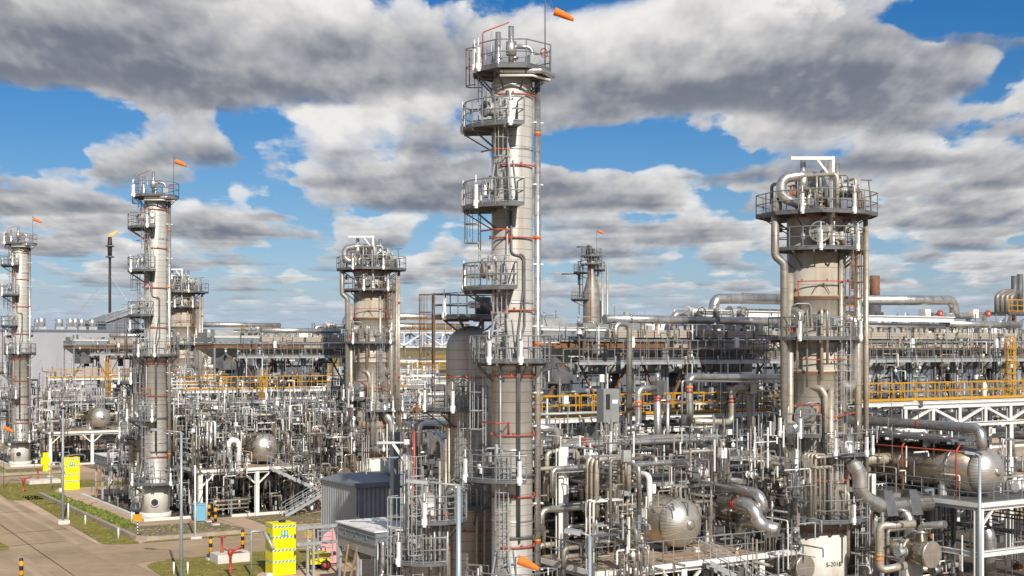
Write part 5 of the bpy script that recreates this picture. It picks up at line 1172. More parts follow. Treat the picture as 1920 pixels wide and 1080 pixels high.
manway(t, o, 225, .9, 5.6, .4, .5, 'clad')
for i in range(16):
    a = rng.uniform(190, 330); MB().tube([(o[0]+az(a, 1.15)[0], o[1]+az(a, 1.15)[1], rng.uniform(2.5, 5)), (o[0]+az(a, 1.15)[0], o[1]+az(a, 1.15)[1], rng.uniform(6, 9.5))], .05, 6).build('instrument_line', rng.choice(('galv', 'tan', 'darkgalv')), t)
# white gallows and grey column before the shed
a = Q(735, 830, d=66); b = Q(764, 830, d=66); c = Q(764, 965, d=66); e = Q(707, 831, d=66)
t = thing('lifting_gallows', 'white painted lifting gallows standing before the grey shed', 'gallows', (b[0], b[1], 0))
MB().tube([(b[0], b[1], 0), (b[0], b[1], b[2]), e], .11, 10).build('post_and_arm', 'white', t); MB().beam((b[0], b[1], b[2]-1.1), Q(737, 832, d=66), .14).build('brace', 'white', t)
a = Q(741, 810, d=74); single('steel_post', 'thick blue grey steel post in front of the grey shed', 'post', MB().beam((a[0], a[1], 0), a, .42, .42), 'bluegrey')
# shed
s0 = Q(668, 1000, u=30.5); v0 = s0[0]
t = thing('shed', 'corrugated grey shed with a low pitched roof behind the white box cooler', 'shed', (v0+2.5, 33, 0))
m = MB(); n = 60
L5 = 5.0
prof = [(v0+L5*i/n, 30.5+(.05 if (i//2) % 2 else 0)) for i in range(n+1)]
for i in range(n):
    k = len(m.v); (x0, y0), (x1, y1) = prof[i], prof[i+1]; m.v += [(x0, y0, 0), (x1, y1, 0), (x1, y1, 4.6), (x0, y0, 4.6)]; m.face([k, k+1, k+2, k+3])
prof2 = [(v0+(.05 if (i//2) % 2 else 0), 30.5+6*i/n) for i in range(n+1)]
for i in range(n):
    k = len(m.v); (x0, y0), (x1, y1) = prof2[i], prof2[i+1]; m.v += [(x0, y0, 0), (x1, y1, 0), (x1, y1, 4.6), (x0, y0, 4.6)]; m.face([k, k+1, k+2, k+3])
m.box(v0+.06, v0+L5-.05, 30.57, 36.4, 0, 4.58); m.build('corrugated_cladding', 'slate', t)
MB().hexa([(v0-.15, 30.3, 4.6), (v0+L5+.15, 30.3, 4.6), (v0+L5+.15, 36.6, 4.6), (v0-.15, 36.6, 4.6), (v0-.15, 30.3, 4.8), (v0+L5+.15, 30.3, 4.8), (v0+L5-.1, 33.5, 5.25), (v0+.1, 33.5, 5.25)]).build('roof', 'roofgrey', t)
MB().box(v0-.2, v0+L5+.2, 30.22, 30.29, 4.5, 4.82).build('fascia', 'roofgrey', t)
MB().box(v0+3.2, v0+4.6, 32, 33.4, 5.1, 6.0).build('roof_unit', 'bluegrey', t)
MB().box(v0+1.6, v0+2.6, 30.42, 30.49, 0, 2.1).build('door', 'galv', t); MB().tube([(v0+.15, 30.4, 0), (v0+.15, 30.4, 4.5)], .05, 6).build('downpipe', 'galv', t)
# red fire cabinet and bin
c = Q(636, 968, z=0); t = thing('fire_cabinet', 'red fire cabinet on a post above a red tub, left of the grey shed', 'fire cabinet', (c[0], c[1], 0))
MB().box(c[0]-.5, c[0]+.9, c[1]-.1, c[1]+.25, 1.45, 2.3).build('cabinet', 'red', t); MB().box(c[0]-.38, c[0]+.15, c[1]-.12, c[1]-.105, 1.6, 2.15).box(c[0]+.25, c[0]+.78, c[1]-.12, c[1]-.105, 1.6, 2.15).build('door_panel', 'skirt', t)
MB().beam((c[0]+1.05, c[1], 0), (c[0]+1.05, c[1], 2.7), .09).beam((c[0]-.15, c[1]+.1, 0), (c[0]-.15, c[1]+.1, 1.45), .08).build('post', 'white', t)
MB().box(c[0]+.85, c[0]+1.25, c[1]-.08, c[1]-.05, 2.2, 2.75).build('sign_panel', 'red', t)
t = thing('red_bin', 'red plastic tub standing under the fire cabinet', 'bin', (c[0], c[1]-.5, 0)); MB().lathe([(.42, .05), (.55, .9), (.62, .92), (.62, 1.0), (.5, 1.0)], 20, (c[0], c[1]-.45, 0)).build('tub', 'red', t); MB().lathe([(.56, 1.0), (.56, 1.06), (.2, 1.1)], 20, (c[0], c[1]-.45, 0)).build('lid', 'red', t)
single('yellow_crate', 'small yellow crate beside the red tub', 'crate', MB().box(c[0]+.3, c[0]+.85, c[1]-.7, c[1]-.3, 0.02, .5).box(c[0]+.34, c[0]+.81, c[1]-.66, c[1]-.34, .5, .54), 'yellow')
# small things on the ground
BG = 'black and yellow bollards by the road'
for px, py, lab in ((395, 1050, 'black and yellow bollard left of the white hydrant block'), (455, 1036, 'black and yellow bollard right of the white hydrant block'), (392, 979, 'black and yellow bollard beside the blue bin, left of the pair'), (404, 985, 'black and yellow bollard beside the blue bin, right of the pair'), (40, 1096, 'black and yellow bollard cut by the bottom edge, farther left'), (93, 894, 'orange and white post beside the far yellow shower')):
    q = Q(px, py, z=0); bollard(lab, q[0], q[1], 1.5, .12, BG, 'hazardow' if px == 93 else 'hazard')
q0, q1 = Q(392, 979, z=0), Q(404, 985, z=0); single('barrier_rail', 'black rail joining the two bollards beside the blue bin', 'rail', MB().tube([(q0[0], q0[1], .95), (q1[0], q1[1], .95)], .05, 6), 'black')
q = Q(430, 1053, z=0); t = thing('hydrant_block', 'white concrete hydrant block on the grass by the road', 'concrete block', (q[0], q[1], 0)); MB().box(q[0]-1.05, q[0]+1.2, q[1]-.8, q[1]+.8, 0, .6).build('block', 'concrete', t); MB().box(q[0]-.1, q[0]+.8, q[1]-.6, q[1]+.1, .602, .61).build('pit_cover', 'rust', t)
hydrant('slim red hydrant standing on the white concrete block', q[0]-.4, q[1]+.3, .6)
q = Q(432, 1083, z=0); hydrant('red fire monitor at the bottom edge in front of the white block', q[0], q[1], .3, True)
q = Q(596, 953, z=0); hydrant('red fire monitor on the grass left of the grey shed', q[0], q[1], .6, True)
q = Q(44, 924, z=0); hydrant('red fire monitor on the grass at the far left', q[0], q[1], 0, True); q = Q(71, 905, z=0); hydrant('slim red hydrant on the far white block beside the far yellow shower', q[0], q[1], .4)
q = Q(80, 906, z=0); single('hydrant_block', 'white concrete slab near the far yellow shower', 'concrete block', MB().box(q[0]-1.5, q[0]+1.6, q[1]-1.0, q[1]+1.0, 0, .4).box(q[0]-.5, q[0]+.5, q[1]-.5, q[1]+.5, .4, .43), 'concrete')
SG = 'orange marker signs on striped posts'
for px, py, lab in ((258, 1012, 'orange marker sign on a striped post before the plinth of the second slim column'), (581, 1046, 'orange marker sign on a striped post right of the tall yellow shower'), (146, 907, 'orange marker sign right of the far yellow shower')):
    q = Q(px, py, z=0); sign_post(lab, q[0], q[1], 1.75, SG)
MG = 'small white marker posts along the verge'
for px, py, lab in ((160, 985, 'small white marker post on the verge beside the lamp post'), (128, 978, 'white marker post at the foot of the lamp post'), (222, 1010, 'small white marker post near the road corner'), (247, 978, 'short white post before the plinth kerb, left of two'), (251, 979, 'short white post before the plinth kerb, right of two'), (326, 1078, 'white marker post left of the lamp post at the bottom edge'), (352, 1078, 'white marker post right of the lamp post at the bottom edge')):
    q = Q(px, py, z=0); single('marker_post', lab, 'marker post', MB().cyl((q[0], q[1], 0), (q[0], q[1], .75 if py != 978 or px > 200 else 1.5), .06, 10).cyl((q[0], q[1], .75), (q[0], q[1], .8), .07, 10), 'whiteclean', MG)
q = Q(375, 977, z=0); t = thing('blue_bin', 'light blue bin with a flat lid in front of the second slim column', 'bin', (q[0], q[1], 0)); MB().hexa([(q[0]-.4, q[1]-.45, .08), (q[0]+.4, q[1]-.45, .08), (q[0]+.4, q[1]+.35, .08), (q[0]-.4, q[1]+.35, .08), (q[0]-.55, q[1]-.55, 1.35), (q[0]+.5, q[1]-.55, 1.35), (q[0]+.5, q[1]+.45, 1.35), (q[0]-.55, q[1]+.45, 1.35)]).build('tub', 'blue', t); MB().box(q[0]-.6, q[0]+.55, q[1]-.6, q[1]+.5, 1.352, 1.43).build('lid', 'blue', t); MB().cyl((q[0]-.4, q[1]+.4, .12), (q[0]+.4, q[1]+.4, .12), .12, 10).build('wheel', 'black', t)
q = Q(366, 1010, z=0); t = thing('pipe_stand', 'white pole stand with a slanting arm in front of the blue bin', 'pipe stand', (q[0], q[1], 0)); MB().box(q[0]-.4, q[0]+.4, q[1]-.3, q[1]+.3, 0, .16).build('foot_block', 'concrete', t); MB().tube([(q[0], q[1], .1), (q[0], q[1], 5.4)], .07, 8).build('pole', 'white', t)
e = Q(388, 978, z=0); MB().tube([(e[0], e[1], 0), (e[0], e[1], 3.6)], .09, 8).build('pole', 'white', t); MB().tube([(q[0], q[1]+.2, 5.3), (e[0], e[1], 3.6)], .04, 6).build('arm', 'galv', t)
# yellow cart
q = Q(598, 1068, z=0); x, y = q[0], q[1]; t = thing('compressor_cart', 'small yellow wheeled compressor cart beside the pipe frame', 'cart', (x, y, 0))
MB().prism(rnd([(x-.75, y-.45), (x+.65, y-.45), (x+.65, y+.45), (x-.75, y+.45)], .2, 4), .42, 1.12).build('body', 'shower', t)
for s in (-.5, .5):
    w = MB().lathe([(.13, y+s-.08), (.33, y+s-.07), (.33, y+s+.07), (.13, y+s+.08)], 20, (x+.25, 0, .33), 'y').build('wheel', 'black', t); MB().lathe([(.03, y+s-.09), (.19, y+s-.085), (.19, y+s+.085)], 14, (x+.25, 0, .33), 'y').build('rim', 'red', w)
MB().cyl((x-.5, y, 1.12), (x-.5, y, 1.35), .16, 12).cyl((x, y, 1.12), (x, y, 1.4), .2, 12).build('engine_part', 'head', t); MB().tube([(x-.7, y, .6), (x-1.3, y, .5), (x-1.55, y, .25)], .05, 6).tube([(x-.6, y-.3, 1.1), (x-.6, y-.3, 1.5), (x+.3, y-.3, 1.5), (x+.3, y-.3, 1.1)], .03, 6, .1).build('tow_bar', 'darkgalv', t)
x2, y2 = Q(612, 1062, z=0)[:2]; single('pink_tarpaulin', 'pink tarpaulin hanging on the pipe frame behind the yellow cart', 'tarpaulin', MB().hexa([(x2-.5, y2+.5, .1), (x2+1.2, y2+.4, .1), (x2+1.2, y2+.44, .1), (x2-.5, y2+.54, .1), (x2+.2, y2+.9, 1.9), (x2+.9, y2+.9, 2.3), (x2+.9, y2+.94, 2.3), (x2+.2, y2+.94, 1.9)]), 'pink')
# galvanised pipe frame between shower and cooler
t = thing('goalpost', 'galvanised goalpost frame between the tall yellow shower and the box cooler', 'pipe frame', (*Q(577, 1063, z=0)[:2], 0))
a, b = Q(562, 990, u=24.0), Q(640, 985, u=24.0)
for z in (a[2], a[2]-1.0): MB().beam((a[0]-.2, 24, z), (b[0]+.3, 24, z), .16, .2).build('cross_bar', 'galv', t)
for px in (577, 588, 634): v = Q(px, 1000, u=24.0)[0]; MB().beam((v, 24.02, 0), (v, 24.02, a[2]-.11), .14).build('post', 'galv', t)
MB().ladder((Q(610, 1000, u=23.8)[0], 23.8), 262, 0, .9, 2.9, .9, False, rad=.04).build('hose_rack', 'galv', t)
# yellow call unit at the far left, lamp posts
q = Q(85, 887, z=0); t = thing('call_unit', 'narrow yellow equipment post on a white foot in front of the far left slim column', 'equipment post', (q[0], q[1], 0)); MB().box(q[0]-.28, q[0]+.28, q[1]-.2, q[1]+.2, .2, 2.3).build('body', 'shower', t); MB().box(q[0]-.5, q[0]+.5, q[1]-.28, q[1]+.28, .95, 1.75).build('hood', 'shower', t); MB().box(q[0]-.5, q[0]+.5, q[1]-.4, q[1]+.4, 0, .2).build('foot_block', 'concrete', t)
LG = 'slender lamp posts'
lamp_post('lamp post on a white foot block beside the left verge', *Q(118, 982, z=0)[:2], 9.05, aa=200, group=LG)
lamp_post('lamp post left of the white hydrant block, cut by the bottom edge', *Q(340, 1098, z=0)[:2], 9.05, aa=165, group=LG)
lamp_post('lamp post in front of the domed vessel and the tallest column', *Q(860, 1000, d=47)[:2], 9.0, aa=170, r=.10, group=LG)
lamp_post('lamp post with a flat head before the silver drum at the bottom', *Q(1106, 1000, d=36)[:2], 8.75, aa=165, r=.06, arm=.35, group=LG)
lamp_post('lamp post in front of the tall white frame at the right edge', *Q(1837, 900, d=60)[:2], 9.0, aa=160, arm=.3, group=LG)
c = Q(972, 1062, d=48); windsock((c[0]-.12, c[1], 0), c[2]+.35, lab='orange windsock low before the tallest column at the bottom edge', length=.8, wide=.19, gap=.1)
c = Q(6, 806, d=128); windsock((c[0]+.05, c[1], 0), c[2]+.3, lab='orange windsock low on a pole at the left edge', length=1.0, wide=.22, gap=.05)
# cabinet on the gallery
c = Q(1140, 760, u=5.4); t = thing('control_cabinet', 'grey control cabinet on the gallery left of the tall silver pipe', 'cabinet', (c[0], c[1], c[2]-.9)); MB().cbox(c, 1.0, .6, 1.75).build('cabinet_body', 'panel', t); MB().box(c[0]-.35, c[0]-.1, c[1]-.32, c[1]-.305, c[2]-.2, c[2]+.6).build('window', 'black', t); MB().box(c[0]+.05, c[0]+.4, c[1]-.32, c[1]-.305, c[2]+.1, c[2]+.3).build('name_plate', 'whiteclean', t)
MB().beam((c[0]-.4, c[1], c[2]-1.9), (c[0]-.4, c[1], c[2]-.88), .1).beam((c[0]+.4, c[1], c[2]-1.9), (c[0]+.4, c[1], c[2]-.88), .1).build('leg', 'galv', t)
# ================================================================== dense pipework
cl = random.Random(23)
MATS = ['silver']*6+['tan']*5+['white']*2+['dullpipe']*4+['galv']*1
KEEP = [(628, 742, 962, 1060, 80), (664, 762, 884, 1000, 88), (590, 668, 930, 985, 99), (590, 650, 1030, 1078, 80), (838, 880, 600, 760, 63), (845, 900, 985, 1080, 62), (1222, 1330, 920, 1040, 62.6), (468, 532, 806, 872, 110), (1640, 1905, 832, 935, 73), (1585, 1755, 850, 990, 66.5), (1700, 1780, 1005, 1080, 68), (1345, 1475, 920, 1015, 66), (1515, 1600, 985, 1080, 70), (622, 668, 866, 918, 112), (480, 600, 872, 960, 108), (1680, 1920, 745, 800, 81), (1030, 1090, 835, 1010, 61), (1215, 1265, 700, 860, 74), (160, 212, 760, 812, 158), (1480, 1590, 640, 830, 70), (915, 1000, 600, 1080, 58.4), (275, 330, 700, 960, 106), (1290, 1380, 1040, 1080, 62)]
def hides(pts, r=.1):
    for a, b in zip(pts, pts[1:]):
        for i in range(7):
            q = Vector(a).lerp(Vector(b), i/6); x, y, d = proj(*q); e = r/d*2416+2
            if d < 52: return True
            for k in KEEP:
                if d < k[4] and k[0]-e < x < k[1]+e and k[2]-e < y < k[3]+e: return True
    return False
TANGLE = {}
def tangle(k, mat): return TANGLE.setdefault(k, {}).setdefault(mat, MB())
def clutter(zone, n, lab, group, name='pipe', rmin=.05, rmax=.2, big=.12, stuff=None):
    v0, v1, u0, u1, z0, z1 = zone
    left = n; run = []
    for i in range(n*3):
        if left <= 0: break
        if run: pts, r, m, off, c_ = run; run = (pts, r, m, off, c_-1) if c_ > 1 else []; j_ = 1
        else: j_ = 0
        if j_:
            pts = [(p[0]+off[0], p[1]+off[1], p[2]+off[2]) for p in pts]
            if run: run = (pts,)+run[1:]
            if hides(pts, r): continue
            left -= 1
            if stuff is not None: tangle(stuff, m).tube(pts, r, 8, r*1.9, steps=3)
            else: pipe(lab, pts, r, m, group=group, name=name)
            continue
        r = cl.uniform(rmin, rmax*.6) if cl.random() > big else cl.uniform(rmax*.7, rmax*1.35)
        v, u, z = cl.uniform(v0, v1), cl.uniform(u0, u1), cl.uniform(z0, z1); k = cl.random()
        lv = lambda a, l: min(v1, max(v0, a+l)); lu = lambda a, l: min(u1, max(u0, a+l))
        s = cl.choice((-1, 1))
        if k < .42:
            h = cl.uniform(1.6, (z1-z0)*.75); zb = max(z0, z-h*.6); zt = min(z1, zb+h); L_ = cl.uniform(.5, 2.2)*s
            pts = [(v, u, zb), (v, u, zt), (lv(v, L_), u, zt)] if cl.random() < .6 else [(v, u, zb), (v, u, zt), (v, lu(u, L_), zt)]
            if cl.random() < .4: e = pts[-1]; pts.append((e[0], e[1], e[2]-cl.uniform(.5, 1.6)))
        elif k < .66:
            L_ = cl.uniform(2, 6)*s; e = lv(v, L_); pts = [(v, u, z), (e, u, z), (e, u, max(z0, z-cl.uniform(.6, 2)))]
        elif k < .88:
            L_ = cl.uniform(2, 6)*s; e = lu(u, L_); pts = [(v, u, z), (v, e, z), (v, e, max(z0, z-cl.uniform(.6, 2)))]
        else:
            w = cl.uniform(.5, 1.2); h = cl.uniform(.8, 1.8); pts = [(v, u, z), (v, u, min(z1, z+h)), (v+w, u, min(z1, z+h)), (v+w, u, z)]
        pts = [p for j, p in enumerate(pts) if j == 0 or (Vector(p)-Vector(pts[j-1])).length > .12]
        if len(pts) < 2: continue
        if hides(pts, r): continue
        m = cl.choice(MATS); left -= 1
        if r < rmax*.7 and cl.random() < .5:
            q = r*2+cl.uniform(.08, .22); a, b = Vector(pts[0]), Vector(pts[1]); dz = abs((b-a).normalized().z)
            off = ((q, 0, 0) if abs(pts[-1][0]-pts[0][0]) < .2 else (0, q, 0)) if dz > .5 else cl.choice((((0, q, 0) if abs(b.x-a.x) > .1 else (q, 0, 0)), (0, 0, q)))
            run = (pts, r, m, off, cl.choice((1, 2, 2, 3)))
        if stuff is not None: tangle(stuff, m).tube(pts, r, 8, r*1.9, steps=3); continue
        bands = ((0, .5, cl.choice(('red', 'yellow', 'orange'))),) if cl.random() < .10 and r > .08 else ()
        pipe(lab, pts, r, m, group=group, name=name, bands=bands)
def fine(zone, n, name, lab):
    """countless instrument tubing, small fittings and cable ladders between the pipes"""
    v0, v1, u0, u1, z0, z1 = zone
    for i in range(n):
        m = tangle(name, cl.choice(('galv', 'galv', 'silver', 'silver', 'whiteclean', 'whiteclean', 'darkgalv', 'darkgalv', 'darkgalv', 'tan', 'tan'))); v, u, z = cl.uniform(v0, v1), cl.uniform(u0, u1), cl.uniform(z0, z1); k = cl.random(); r = cl.uniform(.018, .05)
        if hides([(v, u, z-.3), (v, u, z+1)], .15): continue
        if k < .35: m.tube([(v, u, z), (v, u, min(z1+.5, z+cl.uniform(.5, 2.2)))], r, 5)
        elif k < .55: L_ = cl.uniform(-2, 2); m.tube([(v, u, z), (v+L_, u, z), (v+L_, u, z-cl.uniform(.2, .9))], r, 5, .08)
        elif k < .72: L_ = cl.uniform(-2, 2); m.tube([(v, u, z), (v, u+L_, z), (v, u+L_, z-cl.uniform(.2, .9))], r, 5, .08)
        elif k < .86: m.lathe([(.03, -.25), (.03, -.1), (.1, -.08), (.1, .08), (.03, .1), (.03, .22), (.13, .23), (.13, .26)], 8, (v, u, z))
        else: m.cbox((v, u, z), cl.uniform(.12, .35), cl.uniform(.1, .25), cl.uniform(.15, .5))
ZN = [ # zone in one train, pipes there, per train: count and label
 ((2.0, 13.0, -4.0, 9.0, 3.6, 9.0), (56, 36, 26), ('pipe in the crowded pipework between the tallest column and the near silver drum', 'pipe in the crowded pipework above the deck of the second train', 'pipe in the crowded pipework left of the second slim column')),
 ((11.5, 18.2, -3.0, 9.0, 1.0, 8.5), (36, 26, 10), ('pipe in the crowded pipework between the near drum and the broad column', 'pipe in the crowded pipework by the exchangers of the second train', 'pipe in the crowded pipework behind the second slim column')),
 ((22.0, 35.0, -2.5, 8.0, 1.0, 8.8), (40, 14, 0), ('pipe in the crowded pipework right of the broad column', 'pipe in the crowded pipework right of the middle broad column', '')),
 ((2.0, 12.0, -2.0, 8.0, .3, 3.6), (0, 34, 14), ('', 'pipe in the shade under the deck of the second train', 'pipe in the shade under the far deck')),
 ((-1.0, 4.5, 5.5, 13.0, 1.0, 10.0), (24, 12, 12), ('pipe in the cluster around the domed vessel behind the tallest column', 'pipe in the cluster around the second domed vessel', 'pipe in the cluster around the far domed vessel')),
 ((4.0, 28.0, 8.0, 10.0, 8.5, 11.0), (26, 14, 14), ('pipe rising through the yellow walkway between the tallest and the broad column', 'pipe rising through the yellow walkway of the second train', 'pipe rising through the yellow walkway of the far train')),
]
for z, cnt, labs in ZN:
    for k in range(3):
        if cnt[k]:
            zz = (z[0], z[1], z[2]+STEP*k, z[3]+STEP*k, z[4], z[5])
            clutter(zz, cnt[k], labs[k], labs[k].replace('pipe in', 'pipes in').replace('pipe rising', 'pipes rising'), stuff=k if z[5] == 3.6 or k == 2 else None)
            clutter(zz, int(cnt[k]*(2.6, 4.2, 2.4)[k]), '', '', rmin=.04, rmax=.13, stuff=k)
FN = [((2.0, 18.0, -4.0, 9.5, 4.0, 10.0), (1200, 1500, 480)), ((22.0, 36.0, -3.0, 9.5, 1.5, 9.5), (560, 160, 0)), ((-2.0, 5.0, 5.0, 12.0, .5, 9.5), (240, 220, 90)), ((2, 18, -2.5, 8.5, .2, 4.0), (60, 480, 140)), ((4, 30, 7.5, 16, 7.0, 12.6), (800, 600, 160)), ((30, 52, 7.5, 16, 8.0, 13), (620, 0, 0)), ((-1.6, 2.4, -2.0, 2.0, .3, 5.0), (0, 110, 60)), ((9, 51, 9.9, 11.0, 13.3, 14.9), (260, 130, 50)), ((9, 51, 11.2, 14.5, 15.0, 16.0), (220, 90, 40)), ((-4.5, 1.5, 5.0, 11.0, 1.0, 6.5), (160, 0, 0)), ((3, 15, -4.5, -2.8, 3.0, 6.0), (150, 120, 0))]
for z, cnt in FN:
    for k in range(3):
        if cnt[k]: fine((z[0], z[1], z[2]+STEP*k, z[3]+STEP*k, z[4], z[5]), cnt[k], k, ('tangle of thin tubing, fittings and cable ladders in the near train', 'tangle of thin tubing, fittings and cable ladders in the second train', 'tangle of thin tubing and fittings in the far train')[k])
for k in range(3):       # thick dull lines and beams added deep inside each train to darken the gaps
    for i in range((26, 22, 8)[k]):
        u, z, r = cl.uniform(3.5, 9.5)+STEP*k, cl.uniform(1.5, 8.6), cl.uniform(.16, .36); a = cl.uniform(2, 22); pts = [(a, u, z), (a+cl.uniform(4, 11), u, z)]
        if cl.random() < .4: pts.append((pts[1][0], u, max(.5, z-cl.uniform(1, 3))))
        if not hides(pts, r): tangle(k, cl.choice(('dullpipe', 'dullpipe', 'darkgalv', 'tan'))).tube(pts, r, 12, r*1.7)
    for i in range((40, 34, 10)[k]):
        v, u = cl.uniform(2, 30), cl.uniform(-2, 9)+STEP*k; z1 = cl.uniform(4, 9); pts = [(v, u, 0), (v, u, z1)]
        if not hides(pts, .15): tangle(k, cl.choice(('darkgalv', 'galv', 'bluegrey'))).beam(pts[0], pts[1], .16).beam((v, u, z1-.1), (v+cl.uniform(-3, 3), u, z1-.1), .14)
for k, lab in enumerate(('tangle of thin pipes, fittings and cable ladders in the near train', 'tangle of thin pipes, fittings and cable ladders in the second train', 'tangle of thin pipes and fittings in the far train')):
    big = MB(); names = [x for x in TANGLE[k] if TANGLE[k][x].v]
    for i, x in enumerate(names): big.merge(TANGLE[k][x], i)
    tag(big.build('small_bore_pipework', names), lab, 'pipework', kind='stuff')
for k, lab in ((0, 'pipe in the parallel run above the gallery over the near drum'), (1, 'pipe in the parallel run above the second drum')):
    for j, (u, z, r, m) in enumerate(((3.0, 9.2, .16, 'silver'), (3.5, 9.25, .11, 'tan'), (3.9, 9.2, .2, 'silver'), (4.5, 9.2, .09, 'white'), (4.9, 9.25, .14, 'dullpipe'), (1.0, 8.3, .13, 'silver'), (1.4, 8.3, .1, 'tan'))):
        a, b = 1.5+cl.uniform(0, 2), 13.5+cl.uniform(0, 4); z2 = cl.uniform(4.5, 7)
        pipe(lab, [(a, u+STEP*k, z2), (a, u+STEP*k, z), (b, u+STEP*k, z), (b, u+STEP*k, cl.uniform(5, 8))], r, m, group=lab.replace('pipe', 'pipes', 1), bands=((1, .3, 'red'),) if j in (0, 2) else ())
# valves, posts, cabinets among them
VL = ('valve with a round handwheel among the near pipework', 'valve with a round handwheel among the pipework of the second train')
for k, n in ((0, 46), (1, 30)):
    for i in range(n):
        z = cl.choice(ZN[:3])[0]; p = (cl.uniform(z[0], z[1]), cl.uniform(z[2], z[3])+STEP*k, cl.uniform(z[4], z[5]))
        if hides([p, (p[0], p[1], p[2]+.5)], .25): continue
        valve(VL[k], p, cl.uniform(.09, .2), cl.choice(((1, 0, 0), (0, 1, 0))), cl.choice(('galv', 'whiteclean', 'silver', 'tan', 'rust')), cl.choice(('red', 'galv', 'darkgalv', 'galv')), VL[k].replace('valve', 'valves', 1), h=cl.uniform(.35, .7))
for k, n, lab in ((0, 16, 'pale junction box on a thin stand among the near pipework'), (1, 12, 'pale junction box on a thin stand in the second train')):
    for i in range(n):
        z = cl.choice(ZN[:3])[0]; p = (cl.uniform(z[0], z[1]), cl.uniform(z[2], z[3])+STEP*k, cl.uniform(4.2, 8.6)); 
        if hides([p, (p[0], p[1], p[2]+1.1)], .25): continue
        t = thing('junction_box', lab, 'junction box', p, lab.replace('box', 'boxes', 1))
        MB().cbox((p[0], p[1], p[2]+.9), .4, .22, .5).build('box_body', cl.choice(('whiteclean', 'galv', 'panel')), t); MB().tube([p, (p[0], p[1], p[2]+.65)], .03, 6).build('stand', 'galv', t)
for k, lab in ((0, 'white steel post rising through the near pipework'), (1, 'white steel post rising through the pipework of the second train'), (2, 'white steel post rising through the far pipework')):
    for v, u, zt in ((3.6, 1.5, 9.2), (3.6, 7.5, 9.4), (14.2, 7.2, 9.4), (24.5, 6.8, 9.4), (24.2, 1.0, 7.0), (13.2, 9.4, 9.6), (2.2, 9.5, 9.6), (7.5, 9.2, 9.5)):
        if k == 2 and v > 16: continue
        single('steel_post', lab, 'post', MB().ibeam((v, u+STEP*k, 0), (v, u+STEP*k, zt), .3, .3), 'white', lab.replace('post', 'posts', 1))
    for v0, v1, u, z in ((3.6, 14.2, 7.5, 9.1), (13.2, 24.5, 9.3, 9.3), (3.6, 13.2, 9.2, 8.6)):
        if k == 2: continue
        single('steel_beam', lab.replace('post rising', 'beam running'), 'beam', MB().ibeam((v0, u+STEP*k, z), (v1, u+STEP*k, z), .22, .3), 'white', lab.replace('post rising', 'beams running'))

